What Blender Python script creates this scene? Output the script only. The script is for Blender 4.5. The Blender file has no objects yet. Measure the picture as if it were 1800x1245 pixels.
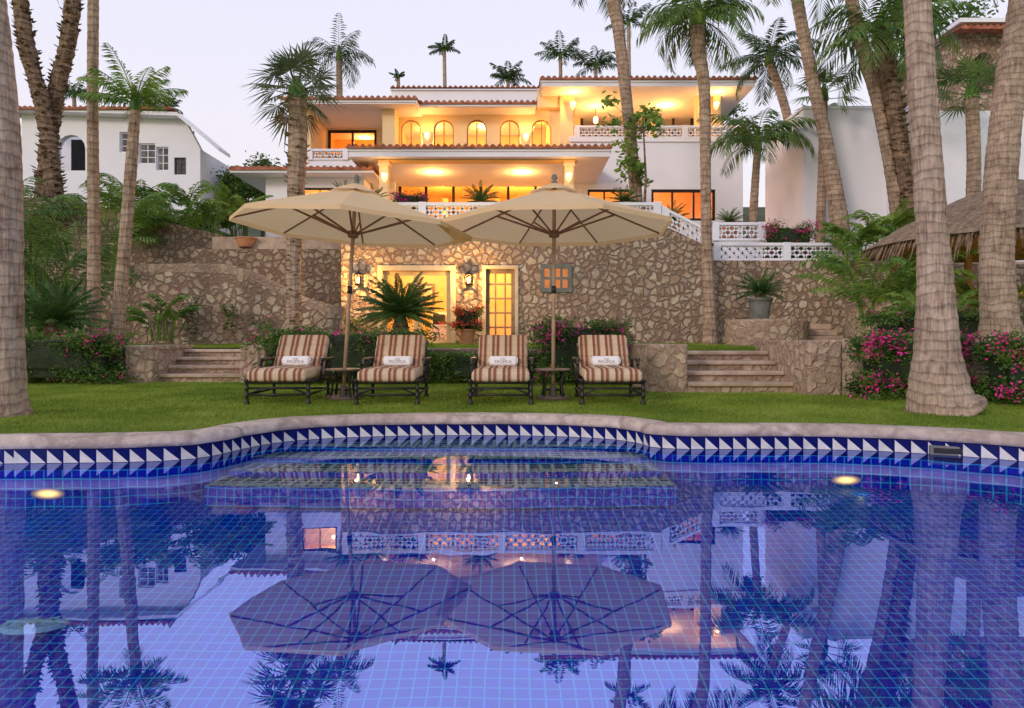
import bpy,bmesh,math,random
import numpy as np
from mathutils import Vector,Matrix,noise
from mathutils.geometry import tessellate_polygon
R=random.Random(11); NR=np.random.default_rng(5)
pi=math.pi
def X(px,D): return (px-900)*D/1200
def Z(py,D): return 1.08+(600-py)*D/1200
def P(px,py,D): return Vector((X(px,D),D,Z(py,D)))
col=bpy.context.scene.collection
# ---------------------------------------------------------------- materials
class N:
    def __init__(s,name):
        s.mat=bpy.data.materials.new(name); s.mat.use_nodes=True
        s.t=s.mat.node_tree; s.n=s.t.nodes; s.b=s.n['Principled BSDF']; s.out=s.n['Material Output']
        g=s.n.new('ShaderNodeNewGeometry'); s.wpos=g.outputs['Position']; s.nrm=g.outputs['True Normal']
        c=s.n.new('ShaderNodeTexCoord'); s.opos=c.outputs['Object']
    def l(s,a,b): s.t.links.new(a,b)
    def node(s,ty,**k):
        n=s.n.new('ShaderNode'+ty)
        for a,v in k.items():
            if a.startswith('i_'): n.inputs[a[2:].replace('_',' ')].default_value=v
            else: setattr(n,a,v)
        return n
    def noise(s,vec,scale,detail=4,rough=.55):
        n=s.node('TexNoise',i_Scale=scale,i_Detail=detail,i_Roughness=rough); s.l(vec,n.inputs['Vector']); return n.outputs['Fac']
    def math(s,op,a,b=0):
        n=s.node('Math',operation=op)
        for i,v in enumerate((a,b)):
            if isinstance(v,(int,float)): n.inputs[i].default_value=v
            else: s.l(v,n.inputs[i])
        return n.outputs[0]
    def ramp(s,fac,stops,const=False):
        n=s.node('ValToRGB'); e=n.color_ramp.elements
        if const: n.color_ramp.interpolation='CONSTANT'
        while len(e)<len(stops): e.new(.5)
        for i,(p,c) in enumerate(stops): e[i].position=p; e[i].color=(*c,1)
        s.l(fac,n.inputs[0]); return n.outputs[0]
    def mix(s,fac,a,b,mode='MIX'):
        n=s.node('MixRGB',blend_type=mode)
        for i,v in enumerate((fac,a,b)):
            if isinstance(v,(int,float)): n.inputs[i].default_value=v
            elif isinstance(v,tuple): n.inputs[i].default_value=(*v,1)
            else: s.l(v,n.inputs[i])
        return n.outputs[0]
    def bump(s,h,st=.3,dist=.02):
        n=s.node('Bump',i_Strength=st,i_Distance=dist); s.l(h,n.inputs['Height']); s.l(n.outputs[0],s.b.inputs['Normal'])
    def transl(s,colr,f):
        tr=s.node('BsdfTranslucent')
        if isinstance(colr,tuple): tr.inputs[0].default_value=(*colr,1)
        else: s.l(colr,tr.inputs[0])
        mx=s.node('MixShader'); mx.inputs[0].default_value=f; s.l(s.b.outputs[0],mx.inputs[1]); s.l(tr.outputs[0],mx.inputs[2]); s.l(mx.outputs[0],s.out.inputs[0])
def nm(name,c1,c2,scale=3,rough=.8,bump=.2,bs=None,dist=.01,metal=0,world=True,spec=.3,tr=0):
    n=N(name); v=n.wpos if world else n.opos
    f=n.noise(v,scale)
    n.l(n.ramp(f,[(.3,c1),(.7,c2)]),n.b.inputs['Base Color'])
    n.b.inputs['Roughness'].default_value=rough; n.b.inputs['Metallic'].default_value=metal
    n.b.inputs['Specular IOR Level'].default_value=spec
    if bump: n.bump(n.noise(v,bs or scale*8,3),bump,dist)
    if tr: n.transl(c2,tr)
    return n.mat
def emis(name,c,st):
    n=N(name); n.b.inputs['Base Color'].default_value=(*c,1); n.b.inputs['Emission Color'].default_value=(*c,1); n.b.inputs['Emission Strength'].default_value=st; return n.mat
def stone_mat(name,scale,mortar,stops,w=.05,bump=.7,vary=.08,stain=.6,dis=.28):
    n=N(name)
    d=n.node('TexNoise',i_Scale=3.6,i_Detail=6); n.l(n.wpos,d.inputs['Vector'])
    v=n.mix(dis,n.wpos,d.outputs['Color'],'ADD')
    a=n.node('TexVoronoi',i_Scale=scale); a.feature='F1'; n.l(v,a.inputs['Vector'])
    e=n.node('TexVoronoi',i_Scale=scale); e.feature='DISTANCE_TO_EDGE'; n.l(v,e.inputs['Vector'])
    sep=n.node('SeparateColor'); n.l(a.outputs['Color'],sep.inputs[0])
    c=n.ramp(sep.outputs[0],stops)
    c=n.mix(.75,c,n.ramp(n.noise(n.wpos,8,6,.7),[(.32,(.52,.49,.46)),(.62,(1,1,1))]),'MULTIPLY')
    c=n.mix(stain,c,n.ramp(n.noise(n.wpos,.6,4),[(.35,(.66,.63,.60)),(.6,(1,1,1))]),'MULTIPLY')
    thr=n.math('MULTIPLY',sep.outputs[1],vary)
    jit=n.math('SUBTRACT',n.math('ADD',e.outputs['Distance'],n.math('MULTIPLY',n.math('SUBTRACT',n.noise(n.wpos,8,6,.7),.5),.30)),thr)
    m=n.ramp(jit,[(w,(0,0,0)),(w+.12,(1,1,1))])
    mc=n.mix(n.noise(n.wpos,5,5),mortar,tuple(x*.66 for x in mortar))
    n.l(n.mix(m,mc,c),n.b.inputs['Base Color']); n.b.inputs['Roughness'].default_value=.9
    n.b.inputs['Specular IOR Level'].default_value=.15
    h=n.math('ADD',n.ramp(jit,[(max(0,w-.02),(0,0,0)),(w+.14,(1,1,1))]),n.math('MULTIPLY',n.noise(n.wpos,14,5),.6))
    n.bump(h,bump,.07); return n.mat
ST=[(0,(.42,.30,.205)),(.2,(.54,.42,.29)),(.4,(.66,.55,.40)),(.55,(.44,.31,.22)),(.75,(.70,.59,.43)),(1,(.48,.38,.30))]
stone=stone_mat('rubble_stone',4.6,(.30,.20,.145),ST,.0)
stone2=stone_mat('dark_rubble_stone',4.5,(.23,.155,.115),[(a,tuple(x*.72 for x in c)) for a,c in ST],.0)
stone3=stone_mat('warm_wall_stone',5.2,(.44,.31,.225),[(0,(.46,.33,.24)),(.5,(.60,.47,.35)),(1,(.44,.31,.23))],.0,.6)
coping_m=stone_mat('coping_sandstone',1.7,(.42,.32,.255),[(0,(.54,.42,.34)),(.5,(.64,.52,.43)),(1,(.50,.40,.33))],-.05,.3,.02,.4,.1)
stepst=nm('step_stone',(.30,.21,.155),(.56,.43,.32),3,.9,.5,18,.02)
white=nm('white_stucco',(.87,.87,.91),(.81,.81,.87),.8,.85,.15,30,.004)
cream=nm('cream_stucco',(.88,.63,.25),(.82,.56,.21),1,.85,.1,30,.004)
peach=nm('peach_stucco',(.88,.68,.39),(.82,.62,.35),1,.85,.1,30,.004)
terra=nm('clay_roof_tile',(.20,.06,.035),(.50,.19,.10),5,.85,.5,14,.01)
def leafm(name,a,b,c,sc=1.6,k=1.0):
    a,b,c=[tuple(x*k for x in q) for q in(a,b,c)]
    n=N(name); f=n.math('ADD',n.math('MULTIPLY',n.noise(n.wpos,sc,2),.6),n.math('MULTIPLY',n.noise(n.wpos,sc*9,2),.45))
    n.l(n.ramp(f,[(.38,a),(.52,b),(.68,c)]),n.b.inputs['Base Color']); n.b.inputs['Roughness'].default_value=.55
    n.b.inputs['Specular IOR Level'].default_value=.25
    n.transl(n.ramp(f,[(.38,b),(.6,c)]),.28); return n.mat
palmleaf=leafm('palm_leaf',(.04,.09,.022),(.10,.19,.04),(.22,.31,.08))
palmgrey=leafm('grey_palm_leaf',(.05,.08,.04),(.105,.155,.07),(.20,.25,.13))
palmdark=leafm('dark_palm_leaf',(.022,.05,.02),(.055,.10,.032),(.11,.165,.055))
cycleaf=leafm('cycad_leaf',(.02,.06,.015),(.05,.12,.025),(.12,.20,.045))
arecaleaf=leafm('areca_leaf',(.05,.13,.025),(.14,.26,.04),(.29,.40,.07))
hedgeleaf=leafm('hedge_leaf',(.025,.06,.012),(.07,.145,.025),(.16,.26,.045),2.5)
deadleaf=nm('dry_frond',(.14,.10,.05),(.30,.22,.12),6)
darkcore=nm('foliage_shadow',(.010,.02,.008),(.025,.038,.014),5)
pink=nm('magenta_bract',(.45,.012,.15),(.80,.05,.32),8,.6,0)
red=nm('red_petal',(.62,.03,.02),(.85,.10,.05),8,.6,0)
def trunkm(name,a,b,c,ring=9,dark=.55,zn=1.6):
    n=N(name); sx=n.node('SeparateXYZ'); n.l(n.wpos,sx.inputs[0])
    z=n.math('ADD',n.math('MULTIPLY',sx.outputs[2],ring),n.math('MULTIPLY',n.noise(n.wpos,2.2,3),zn))
    fr=n.math('FRACT',z)
    mp=n.node('Mapping'); mp.inputs['Scale'].default_value=(9,9,.8); n.l(n.wpos,mp.inputs[0])
    fib=n.noise(mp.outputs[0],3.5,6,.7)
    c0=n.ramp(n.math('ADD',n.math('MULTIPLY',fib,.5),n.math('MULTIPLY',n.noise(n.wpos,3.2,6,.75),.5)),[(.38,a),(.5,b),(.62,c)])
    rr=n.ramp(fr,[(0,(dark,)*3),(.10,(1,1,1)),(.7,(.94,)*3),(1,(dark,)*3)])
    n.l(n.mix(.9,c0,rr,'MULTIPLY'),n.b.inputs['Base Color']); n.b.inputs['Roughness'].default_value=.95; n.b.inputs['Specular IOR Level'].default_value=.1
    n.bump(n.math('ADD',n.math('MULTIPLY',fr,.6),n.math('MULTIPLY',fib,2.2)),.75,.04); return n.mat
tk_near=trunkm('grey_palm_bark',(.25,.165,.12),(.52,.385,.29),(.76,.59,.46),8,.55,2.2)
tk_tan=trunkm('tan_palm_bark',(.22,.15,.105),(.46,.33,.24),(.66,.50,.38),6,.5)
tk_brown=trunkm('brown_palm_bark',(.10,.065,.045),(.26,.175,.12),(.42,.29,.20),5,.38)
iron=nm('dark_iron',(.012,.010,.010),(.035,.028,.024),9,.45,.15,60,.003,.3,spec=.5)
wood=nm('brown_umbrella_wood',(.20,.09,.045),(.34,.17,.09),6,.5,.1)
polew=nm('pale_pole_wood',(.32,.21,.13),(.45,.32,.20),6,.5,.1)
greywood=nm('weathered_wood',(.15,.115,.08),(.27,.21,.15),5,.8,.3,40,.004)
palewood=nm('pale_door_wood',(.44,.32,.17),(.58,.44,.25),5,.7,.2,40,.004)
bluegrey=nm('grey_green_window_wood',(.12,.13,.11),(.20,.21,.18),5,.7,.2)
bronze=nm('dark_window_frame',(.015,.012,.012),(.03,.025,.022),5,.4,0)
archframe=nm('tan_arch_frame',(.22,.13,.06),(.32,.2,.1),5,.6,0)
canvas=nm('cream_canvas',(.88,.62,.33),(.94,.68,.39),1.3,.85,.15,4,.02,tr=.36)
towelm=nm('white_terry',(.90,.89,.90),(.84,.83,.85),12,.95,.6,120,.004)
inkm=nm('brown_embroidery',(.16,.13,.14),(.21,.18,.19),9,.8,0)
pot=nm('terracotta_pot',(.42,.18,.09),(.58,.29,.16),5,.85,.2)
urn=nm('grey_urn',(.10,.11,.10),(.2,.2,.18),6,.8,.3)
thatch=nm('palm_thatch',(.11,.07,.045),(.36,.26,.165),9,.95,.6,50,.02)
soil=nm('hill_ground',(.03,.045,.015),(.09,.09,.04),.5,.95,.4,4,.05)
tabletop=nm('stone_tabletop',(.14,.10,.08),(.24,.18,.14),8,.5,.1)
bulb=emis('warm_lamp_glass',(1,.64,.26),5)
shade=emis('warm_lamp_shade',(1,.62,.26),2.0)
def poolglow():
    n=N('pool_lamp_lens_halo'); ln=n.node('VectorMath',operation='LENGTH'); n.l(n.opos,ln.inputs[0])
    f=n.ramp(ln.outputs['Value'],[(0,(1,1,1)),(.04,(.5,.5,.5)),(.075,(.12,.12,.12)),(.105,(.0,.0,.0))])  # soft halo in the water painted into the lens as emission falloff
    n.b.inputs['Base Color'].default_value=(.003,.03,.42,1); n.b.inputs['Specular IOR Level'].default_value=0
    n.b.inputs['Emission Color'].default_value=(1,.52,.10,1); n.l(n.math('MULTIPLY',f,9),n.b.inputs['Emission Strength']); return n.mat
poolbulb=poolglow()
def stripes():
    n=N('striped_fabric'); sx=n.node('SeparateXYZ'); n.l(n.opos,sx.inputs[0])
    f=n.math('FRACT',n.math('ADD',n.math('MULTIPLY',sx.outputs[0],5.2),10.14))
    c=n.ramp(f,[(0,(.66,.51,.35)),(.28,(.26,.10,.065)),(.46,(.47,.29,.18)),(.52,(.60,.45,.31)),(.60,(.47,.29,.18)),(.66,(.26,.10,.065)),(.82,(.47,.30,.18)),(.90,(.66,.51,.35))],True)
    n.l(n.mix(.35,c,n.ramp(n.noise(n.opos,20),[(.3,(.55,)*3),(.7,(1,1,1))]),'MULTIPLY'),n.b.inputs['Base Color'])
    n.b.inputs['Roughness'].default_value=.9; n.b.inputs['Specular IOR Level'].default_value=.1; n.bump(n.noise(n.opos,9,3),.4,.02); return n.mat
stripe=stripes()
def gridmat(name,tile,w,base,base2,line,rough=.3,blotch=.35):
    n=N(name); sx=n.node('SeparateXYZ'); n.l(n.wpos,sx.inputs[0]); m=None
    ns=n.node('SeparateXYZ'); n.l(n.nrm,ns.inputs[0])
    for i in range(3):
        wob=n.math('MULTIPLY',n.noise(n.wpos,1.3+i*.4,1),.05)
        f=n.math('ABSOLUTE',n.math('SUBTRACT',n.math('FRACT',n.math('ADD',n.math('DIVIDE',n.math('ADD',sx.outputs[i],wob),tile),50.5)),.5))
        k=n.math('MULTIPLY',n.math('GREATER_THAN',f,.5-w),n.math('LESS_THAN',n.math('ABSOLUTE',ns.outputs[i]),.72))
        m=k if m is None else n.math('MAXIMUM',m,k)
    wn=n.node('TexWhiteNoise'); 
    sn=n.node('VectorMath',operation='SNAP'); sn.inputs[1].default_value=(tile,)*3
    ad=n.node('VectorMath',operation='ADD'); ad.inputs[1].default_value=(tile/2,)*3
    n.l(n.wpos,ad.inputs[0]); n.l(ad.outputs[0],sn.inputs[0]); n.l(sn.outputs[0],wn.inputs[0])
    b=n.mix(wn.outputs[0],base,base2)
    b=n.mix(n.math('MULTIPLY',n.noise(n.wpos,.7,3),.7),b,tuple(x*blotch for x in base))  # noise patches of a darker tile tone
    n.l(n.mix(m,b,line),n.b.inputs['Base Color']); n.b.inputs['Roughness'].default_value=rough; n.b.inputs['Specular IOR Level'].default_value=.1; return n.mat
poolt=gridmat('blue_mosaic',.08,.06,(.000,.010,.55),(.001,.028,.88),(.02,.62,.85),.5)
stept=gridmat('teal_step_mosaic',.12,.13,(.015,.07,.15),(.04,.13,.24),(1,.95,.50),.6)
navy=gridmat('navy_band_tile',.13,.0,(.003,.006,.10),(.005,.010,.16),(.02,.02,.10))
tri_m=nm('pale_tile_triangle',(.66,.62,.56),(.50,.48,.45),12,.35,0)
nose_m=nm('pale_step_nosing_tile',(.92,.90,.58),(.82,.80,.48),12,.35,0)
def glassm():
    n=N('window_glass'); tr=n.node('BsdfTransparent'); gl=n.node('BsdfGlossy'); gl.inputs['Roughness'].default_value=.02
    mx=n.node('MixShader'); mx.inputs[0].default_value=.07; n.l(tr.outputs[0],mx.inputs[1]); n.l(gl.outputs[0],mx.inputs[2]); n.l(mx.outputs[0],n.out.inputs[0]); return n.mat
glass=glassm()
def waterm():
    n=N('pool_water'); tr=n.node('BsdfTransparent'); tr.inputs[0].default_value=(.70,.88,1,1)
    gl=n.node('BsdfGlossy'); gl.inputs['Roughness'].default_value=.0; gl.inputs[0].default_value=(.46,.53,1,1)
    b=n.node('Bump',i_Strength=.03,i_Distance=.02); n.l(n.noise(n.wpos,2.2,2),b.inputs['Height']); n.l(b.outputs[0],gl.inputs['Normal'])
    mx=n.node('MixShader'); mx.inputs[0].default_value=.55; n.l(tr.outputs[0],mx.inputs[1]); n.l(gl.outputs[0],mx.inputs[2]); n.l(mx.outputs[0],n.out.inputs[0]); return n.mat
water=waterm()
def grassm():
    n=N('lawn_grass'); f=n.math('ADD',n.math('MULTIPLY',n.noise(n.wpos,.9,5),.6),n.math('MULTIPLY',n.noise(n.wpos,30,3),.4))
    n.l(n.ramp(f,[(.35,(.085,.15,.018)),(.5,(.20,.29,.038)),(.65,(.37,.44,.09))]),n.b.inputs['Base Color']); n.b.inputs['Roughness'].default_value=.85
    n.b.inputs['Specular IOR Level'].default_value=.1
    n.transl((.27,.37,.055),.25)
    n.bump(n.noise(n.wpos,70,4),.8,.03); return n.mat
grass=grassm()
# ---------------------------------------------------------------- mesh builder
def meta(o,label=None,cat=None,group=None,kind=None):
    if label: o['label']=label
    if cat: o['category']=cat
    if group: o['group']=group
    if kind: o['kind']=kind
    return o
def thing(name,base,label,cat,group=None):
    o=bpy.data.objects.new(name,None); o.empty_display_size=.2; o.location=base; col.objects.link(o); return meta(o,label,cat,group)
class M:
    def __init__(s): s.v=[];s.f=[];s.m=[]
    def add(s,vs,fs,mi=0):
        k=len(s.v); s.v+=[tuple(v) for v in vs]; s.f+=[tuple(i+k for i in f) for f in fs]; s.m+=[mi]*len(fs)
    def box(s,x0,x1,y0,y1,z0,z1,mi=0):
        if x0>x1:x0,x1=x1,x0
        s.add([(x,y,z) for z in(z0,z1) for y in(y0,y1) for x in(x0,x1)],[(0,2,3,1),(4,5,7,6),(0,1,5,4),(2,6,7,3),(0,4,6,2),(1,3,7,5)],mi)
    def tube(s,pts,rs,n=8,mi=0,rot=0,flat=1):
        pts=[Vector(p) for p in pts]
        if isinstance(rs,(int,float)): rs=[rs]*len(pts)
        vs=[];fs=[]; pu=None
        for i,p in enumerate(pts):
            t=(pts[min(i+1,len(pts)-1)]-pts[max(i-1,0)]).normalized()
            if pu is None:
                ref=Vector((0,1,0)) if abs(t.y)<.8 else Vector((0,0,1)); u=t.cross(ref).normalized()
            else: u=(pu-t*pu.dot(t)).normalized()
            pu=u; w=t.cross(u)
            for k in range(n):
                a=2*pi*k/n+rot; vs.append(p+(u*math.cos(a)+w*math.sin(a)*flat)*rs[i])
        for i in range(len(pts)-1):
            for k in range(n):
                a=i*n+k;b=i*n+(k+1)%n; fs.append((a,b,b+n,a+n))
        fs.append(tuple(range(n))[::-1]); q=(len(pts)-1)*n; fs.append(tuple(q+k for k in range(n)))
        s.add(vs,fs,mi)
    def lathe(s,prof,c=(0,0,0),n=16,mi=0):
        vs=[];fs=[]
        for r,z in prof:
            for k in range(n): a=2*pi*k/n; vs.append((c[0]+r*math.cos(a),c[1]+r*math.sin(a),c[2]+z))
        for i in range(len(prof)-1):
            for k in range(n):
                a=i*n+k;b=i*n+(k+1)%n; fs.append((a,b,b+n,a+n))
        s.add(vs,fs,mi)
    def panel(s,outer,holes,y,th,mi=0):
        pol=[outer]+list(holes); tri=tessellate_polygon([[Vector((a,b,0)) for a,b in q] for q in pol])
        allp=[p for q in pol for p in q]; n=len(allp)
        vs=[(a,y,b) for a,b in allp]+[(a,y+th,b) for a,b in allp]; fs=[]
        for t in tri: fs.append(t); fs.append(tuple(i+n for i in t[::-1]))
        k=0
        for q in pol:
            L=len(q)
            for i in range(L): a=k+i;b=k+(i+1)%L; fs.append((a,b,b+n,a+n))
            k+=L
        s.add(vs,fs,mi)
    def rbox(s,c,sz,b=.04,mi=0,mat=None,seg=3):
        bm=bmesh.new(); bmesh.ops.create_cube(bm,size=1)
        for v in bm.verts: v.co=Vector((v.co.x*sz[0],v.co.y*sz[1],v.co.z*sz[2]))
        bmesh.ops.bevel(bm,geom=bm.edges[:],offset=b,segments=seg,affect='EDGES',profile=.5)
        Mx=Matrix.Translation(c)@(mat or Matrix())
        bm.verts.index_update(); s.add([Mx@v.co for v in bm.verts],[[v.index for v in f.verts] for f in bm.faces],mi); bm.free()
    def obj(s,name,mats,parent=None,base=(0,0,0),smooth=False,local=False,fix=True,**k):
        me=bpy.data.meshes.new(name); b=Vector(base)
        vs=s.v if local else [(x-b.x,y-b.y,z-b.z) for x,y,z in s.v]
        me.from_pydata(vs,[],s.f)
        if not isinstance(mats,(list,tuple)): mats=[mats]
        for m in mats: me.materials.append(m)
        me.polygons.foreach_set('material_index',s.m)
        if fix:
            bm=bmesh.new(); bm.from_mesh(me); bmesh.ops.recalc_face_normals(bm,faces=bm.faces[:]); bm.to_mesh(me); bm.free()
        if smooth: me.polygons.foreach_set('use_smooth',[True]*len(me.polygons))
        o=bpy.data.objects.new(name,me); col.objects.link(o)
        if parent: o.parent=parent
        else: o.location=b
        return meta(o,**k)
def dup(root,loc,label=None,rot=None):
    def cp(o,par):
        c=o.copy(); col.objects.link(c)
        if par: c.parent=par; c.matrix_parent_inverse=o.matrix_parent_inverse
        for ch in list(o.children): cp(ch,c)
        return c
    c=cp(root,None); c.location=loc
    if rot is not None: c.rotation_euler=rot
    if label: c['label']=label
    return c
LP=1.35
WARM=(1,.46,.11)
def lamp(name,loc,power,colr=WARM,r=.03,parent=None,pb=(0,0,0)):
    d=bpy.data.lights.new(name,'POINT'); d.energy=power*LP; d.color=colr; d.shadow_soft_size=min(r,.03)
    o=bpy.data.objects.new(name,d); col.objects.link(o)
    o.location=Vector(loc)-Vector(pb) if parent else loc
    if parent: o.parent=parent
    return o
# ---------------------------------------------------------------- pool + ground
raw=[(-4.5,6.02),(-3.7,6.06),(-3.05,6.15),(-2.8,6.42),(-2.72,6.8),(-2.52,7.3),(-1.95,7.65),(-1.1,7.82),(-.3,7.85),(.6,7.75),(1.15,7.5),(1.36,7.2),(1.42,6.92),(1.8,6.8),(2.7,6.85),(3.5,6.75),(4.1,6.5),(4.7,6.05),(5.5,5.2),(5.9,4.0),(5.9,2),(5.2,0.2),(3.5,-1),(-3.5,-1),(-5.2,.2),(-6.4,2),(-6.5,4),(-6.1,5.3),(-5.4,5.9)]
def chaikin(p,k=2):
    for _ in range(k):
        q=[]
        for i in range(len(p)):
            a=p[i];b=p[(i+1)%len(p)]
            q+= [(a[0]*.75+b[0]*.25,a[1]*.75+b[1]*.25),(a[0]*.25+b[0]*.75,a[1]*.25+b[1]*.75)]
        p=q
    return p
pool=chaikin(raw)[::-1]
A=sum(pool[i][0]*pool[(i+1)%len(pool)][1]-pool[(i+1)%len(pool)][0]*pool[i][1] for i in range(len(pool)))
if A<0: pool=pool[::-1]   # CCW
def offset(p,d):
    out=[];n=len(p)
    for i in range(n):
        a=Vector(p[i-1]);b=Vector(p[(i+1)%n]); t=(b-a).normalized(); out.append((p[i][0]+t.y*d,p[i][1]-t.x*d))
    return out
CW=.25
outer=offset(pool,CW)
def sheet(name,pol,holes,zf,mat,**k):
    tri=tessellate_polygon([[Vector((a,b,0)) for a,b in q] for q in [pol]+holes]); allp=[p for q in [pol]+holes for p in q]
    m=M(); m.add([(a,b,zf(a,b)) for a,b in allp],tri); o=m.obj(name,mat,fix=False,**k)
    for pl in o.data.polygons:
        if pl.normal.z<0: pl.flip()
    return o
sheet('ground',[(-600,-200),(600,-200),(600,900),(-600,900)],[offset(pool,CW-.05)],lambda a,b:.22,grass,kind='structure')
sheet('water',pool,[],lambda a,b:0,water,kind='structure')
n=len(pool)
m=M()   # coping
prof=[(offset(pool,.0),.13),(offset(pool,-.035),.134),(offset(pool,-.042),.17),(offset(pool,-.034),.215),(offset(pool,-.01),.236),(offset(pool,.10),.242),(offset(pool,CW-.04),.24),(outer,.232),(outer,.2)]
def jx(x,y): return noise.noise((x*2.2,y*2.2,7))*.018
vs=[(x+jx(x,y),y+jx(y,x),z+noise.noise((x*4,y*4,2))*.006) for z0,(pl,z) in enumerate(prof) for x,y in pl]
m.add(vs,[(i*n+k,i*n+(k+1)%n,(i+1)*n+(k+1)%n,(i+1)*n+k) for i in range(len(prof)-1) for k in range(n)])
m.obj('pool_coping',coping_m,kind='structure',smooth=True)
m=M(); vs=[(x,y,z) for z in(.2,-.06,-1.15) for x,y in pool]
m.add(vs,[(k,(k+1)%n,n+(k+1)%n,n+k) for k in range(n)],0)
m.add(vs,[(n+k,n+(k+1)%n,2*n+(k+1)%n,2*n+k) for k in range(n)],1)
acc=0;T=.14; pts=[]
for k in range(n):
    a=Vector(pool[k]);b=Vector(pool[(k+1)%n]);L=(b-a).length
    while acc<L: pts.append((a+(b-a)*(acc/L),(b-a).normalized())); acc+=T
    acc-=L
for p,t in pts:
    q=Vector((-t.y,t.x))*.004; a=p+q-t*.064; b=p+q+t*.064
    m.add([(b.x,b.y,.003),(b.x,b.y,.118),(a.x,a.y,.003)],[(0,1,2)],2)
m.obj('pool_wall',[navy,poolt,tri_m],fix=False,kind='structure')
def fz(y): return -.36-.64*min(max((6.3-y)/3.8,0),1)
m=M(); fx=[-7,-3.5,0,3.5,6.5]; fy=[-1.5,2.5,3.5,4.5,5.5,6.3,8.2]
m.add([(x,y,fz(y)) for y in fy for x in fx],[(j*5+i,j*5+i+1,(j+1)*5+i+1,(j+1)*5+i) for j in range(6) for i in range(4)])
m.obj('pool_floor',poolt,fix=False,kind='structure')
m=M() # underwater steps following alcove
ZS=(-.05,-.10,-.155,-.21)
for i,yf in enumerate([7.34,6.92,6.50,6.08]):
    z=ZS[i]; ext=(0,.0,.03,.08)[i]
    arc=[(-2.66-ext+(4.05+2*ext)*k/16, yf-.10*math.sin(pi*k/16)) for k in range(17)]
    bk=[(a,8.0-i*.003 if -2.5<a<1.3 else max(b+.02,6.6 if a<0 else b+.35)) for a,b in arc]
    zl=(ZS[i+1]-.004) if i<3 else fz(6.2)-.01
    vs=[(a,b,z) for a,b in arc]+[(a,b,z) for a,b in bk]+[(a,b,zl) for a,b in arc]
    m.add(vs,[(k,k+1,18+k,17+k) for k in range(16)],0); m.add(vs,[(k,k+1,35+k,34+k) for k in range(16)]+[(0,17,34),(16,33,50)],1)
    e0=[(a,b+.012,z+.004) for a,b in arc]; e1=[(a,b+.15,z+.004) for a,b in arc]
    for k in range(16):
        for s_ in range(2):
            t0=s_/2+.03; t1=s_/2+.42
            L0=lambda A_,t: tuple(A_[k][c]*(1-t)+A_[k+1][c]*t for c in range(3))
            m.add([L0(e0,t0),L0(e0,t1),L0(e1,t1),L0(e1,t0)],[(0,1,2,3)],2)
m.obj('pool_steps',[stept,poolt,nose_m],fix=False,kind='structure')
def poollight(b,ang,pw,colr=(1,.66,.30),gap=.16):
    b=Vector(b); t=thing('pool_light_or_fill',b,'round glowing pool wall lamp','pool light','pool lamps under water')
    m=M(); m.lathe([(0,.0),(.045,.004),(.105,.008)],n=32); o=m.obj('lens',poolbulb,t,local=True); o.rotation_euler=(pi/2,0,ang); o.scale=(1.5,.5,1)
    d=Vector((math.sin(ang),-math.cos(ang),0))*gap; l_=lamp('pool_lamp_or_fill_light',b+d,pw,colr,.008,t,b)
poollight(P(85,868,5.93),0,.5,(1,.75,.4),.3); poollight(P(1487,844,6.72),0,.5,(1,.75,.4),.3)
for x,y,a in((-3.2,-.93,pi),(0,-.93,pi),(3.2,-.93,pi),(-6.35,3,pi/2),(5.8,3,-pi/2)): poollight((x,y,-.2),a,44,(.75,.88,1))  # lamps added out of view to brighten the pool floor
t=thing('pool_drain',(X(62,4.25),4.25,fz(4.25)+.005),'round pale slotted drain cover on the blue pool floor','pool drain')
m=M(); m.lathe([(.0,.03),(.03,.03)],n=24)
for r in (.055,.105,.155): m.lathe([(r,.0),(r,.03),(r+.026,.03),(r+.026,0)],n=28)
for k in range(6): a=k*pi/3; m.tube([(0,0,.03),(.18*math.cos(a),.18*math.sin(a),.03)],.010,4)
o=m.obj('grate',nm('pale_drain_plastic',(.7,1,.75),(.8,1,.85),4,.5,0),t,local=True); o.rotation_euler=(-.165,0,0)
t=thing('pool_skimmer',P(1665,792,6.48),'dark skimmer opening set in the tiled pool edge','pool skimmer')
m=M(); m.rbox((0,0,0),(.30,.08,.09),.01,0); m.rbox((0,-.04,0),(.24,.02,.05),.006,1); o=m.obj('opening',[urn,iron],t,local=True); o.rotation_euler=(0,0,-.35)
def inpoly(x,y,p):
    r=np.zeros(len(x),bool); j=len(p)-1
    for i in range(len(p)):
        xi,yi=p[i];xj,yj=p[j]
        r^=((yi>y)!=(yj>y))&(x<(xj-xi)*(y-yi)/(yj-yi+1e-12)+xi); j=i
    return r
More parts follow.
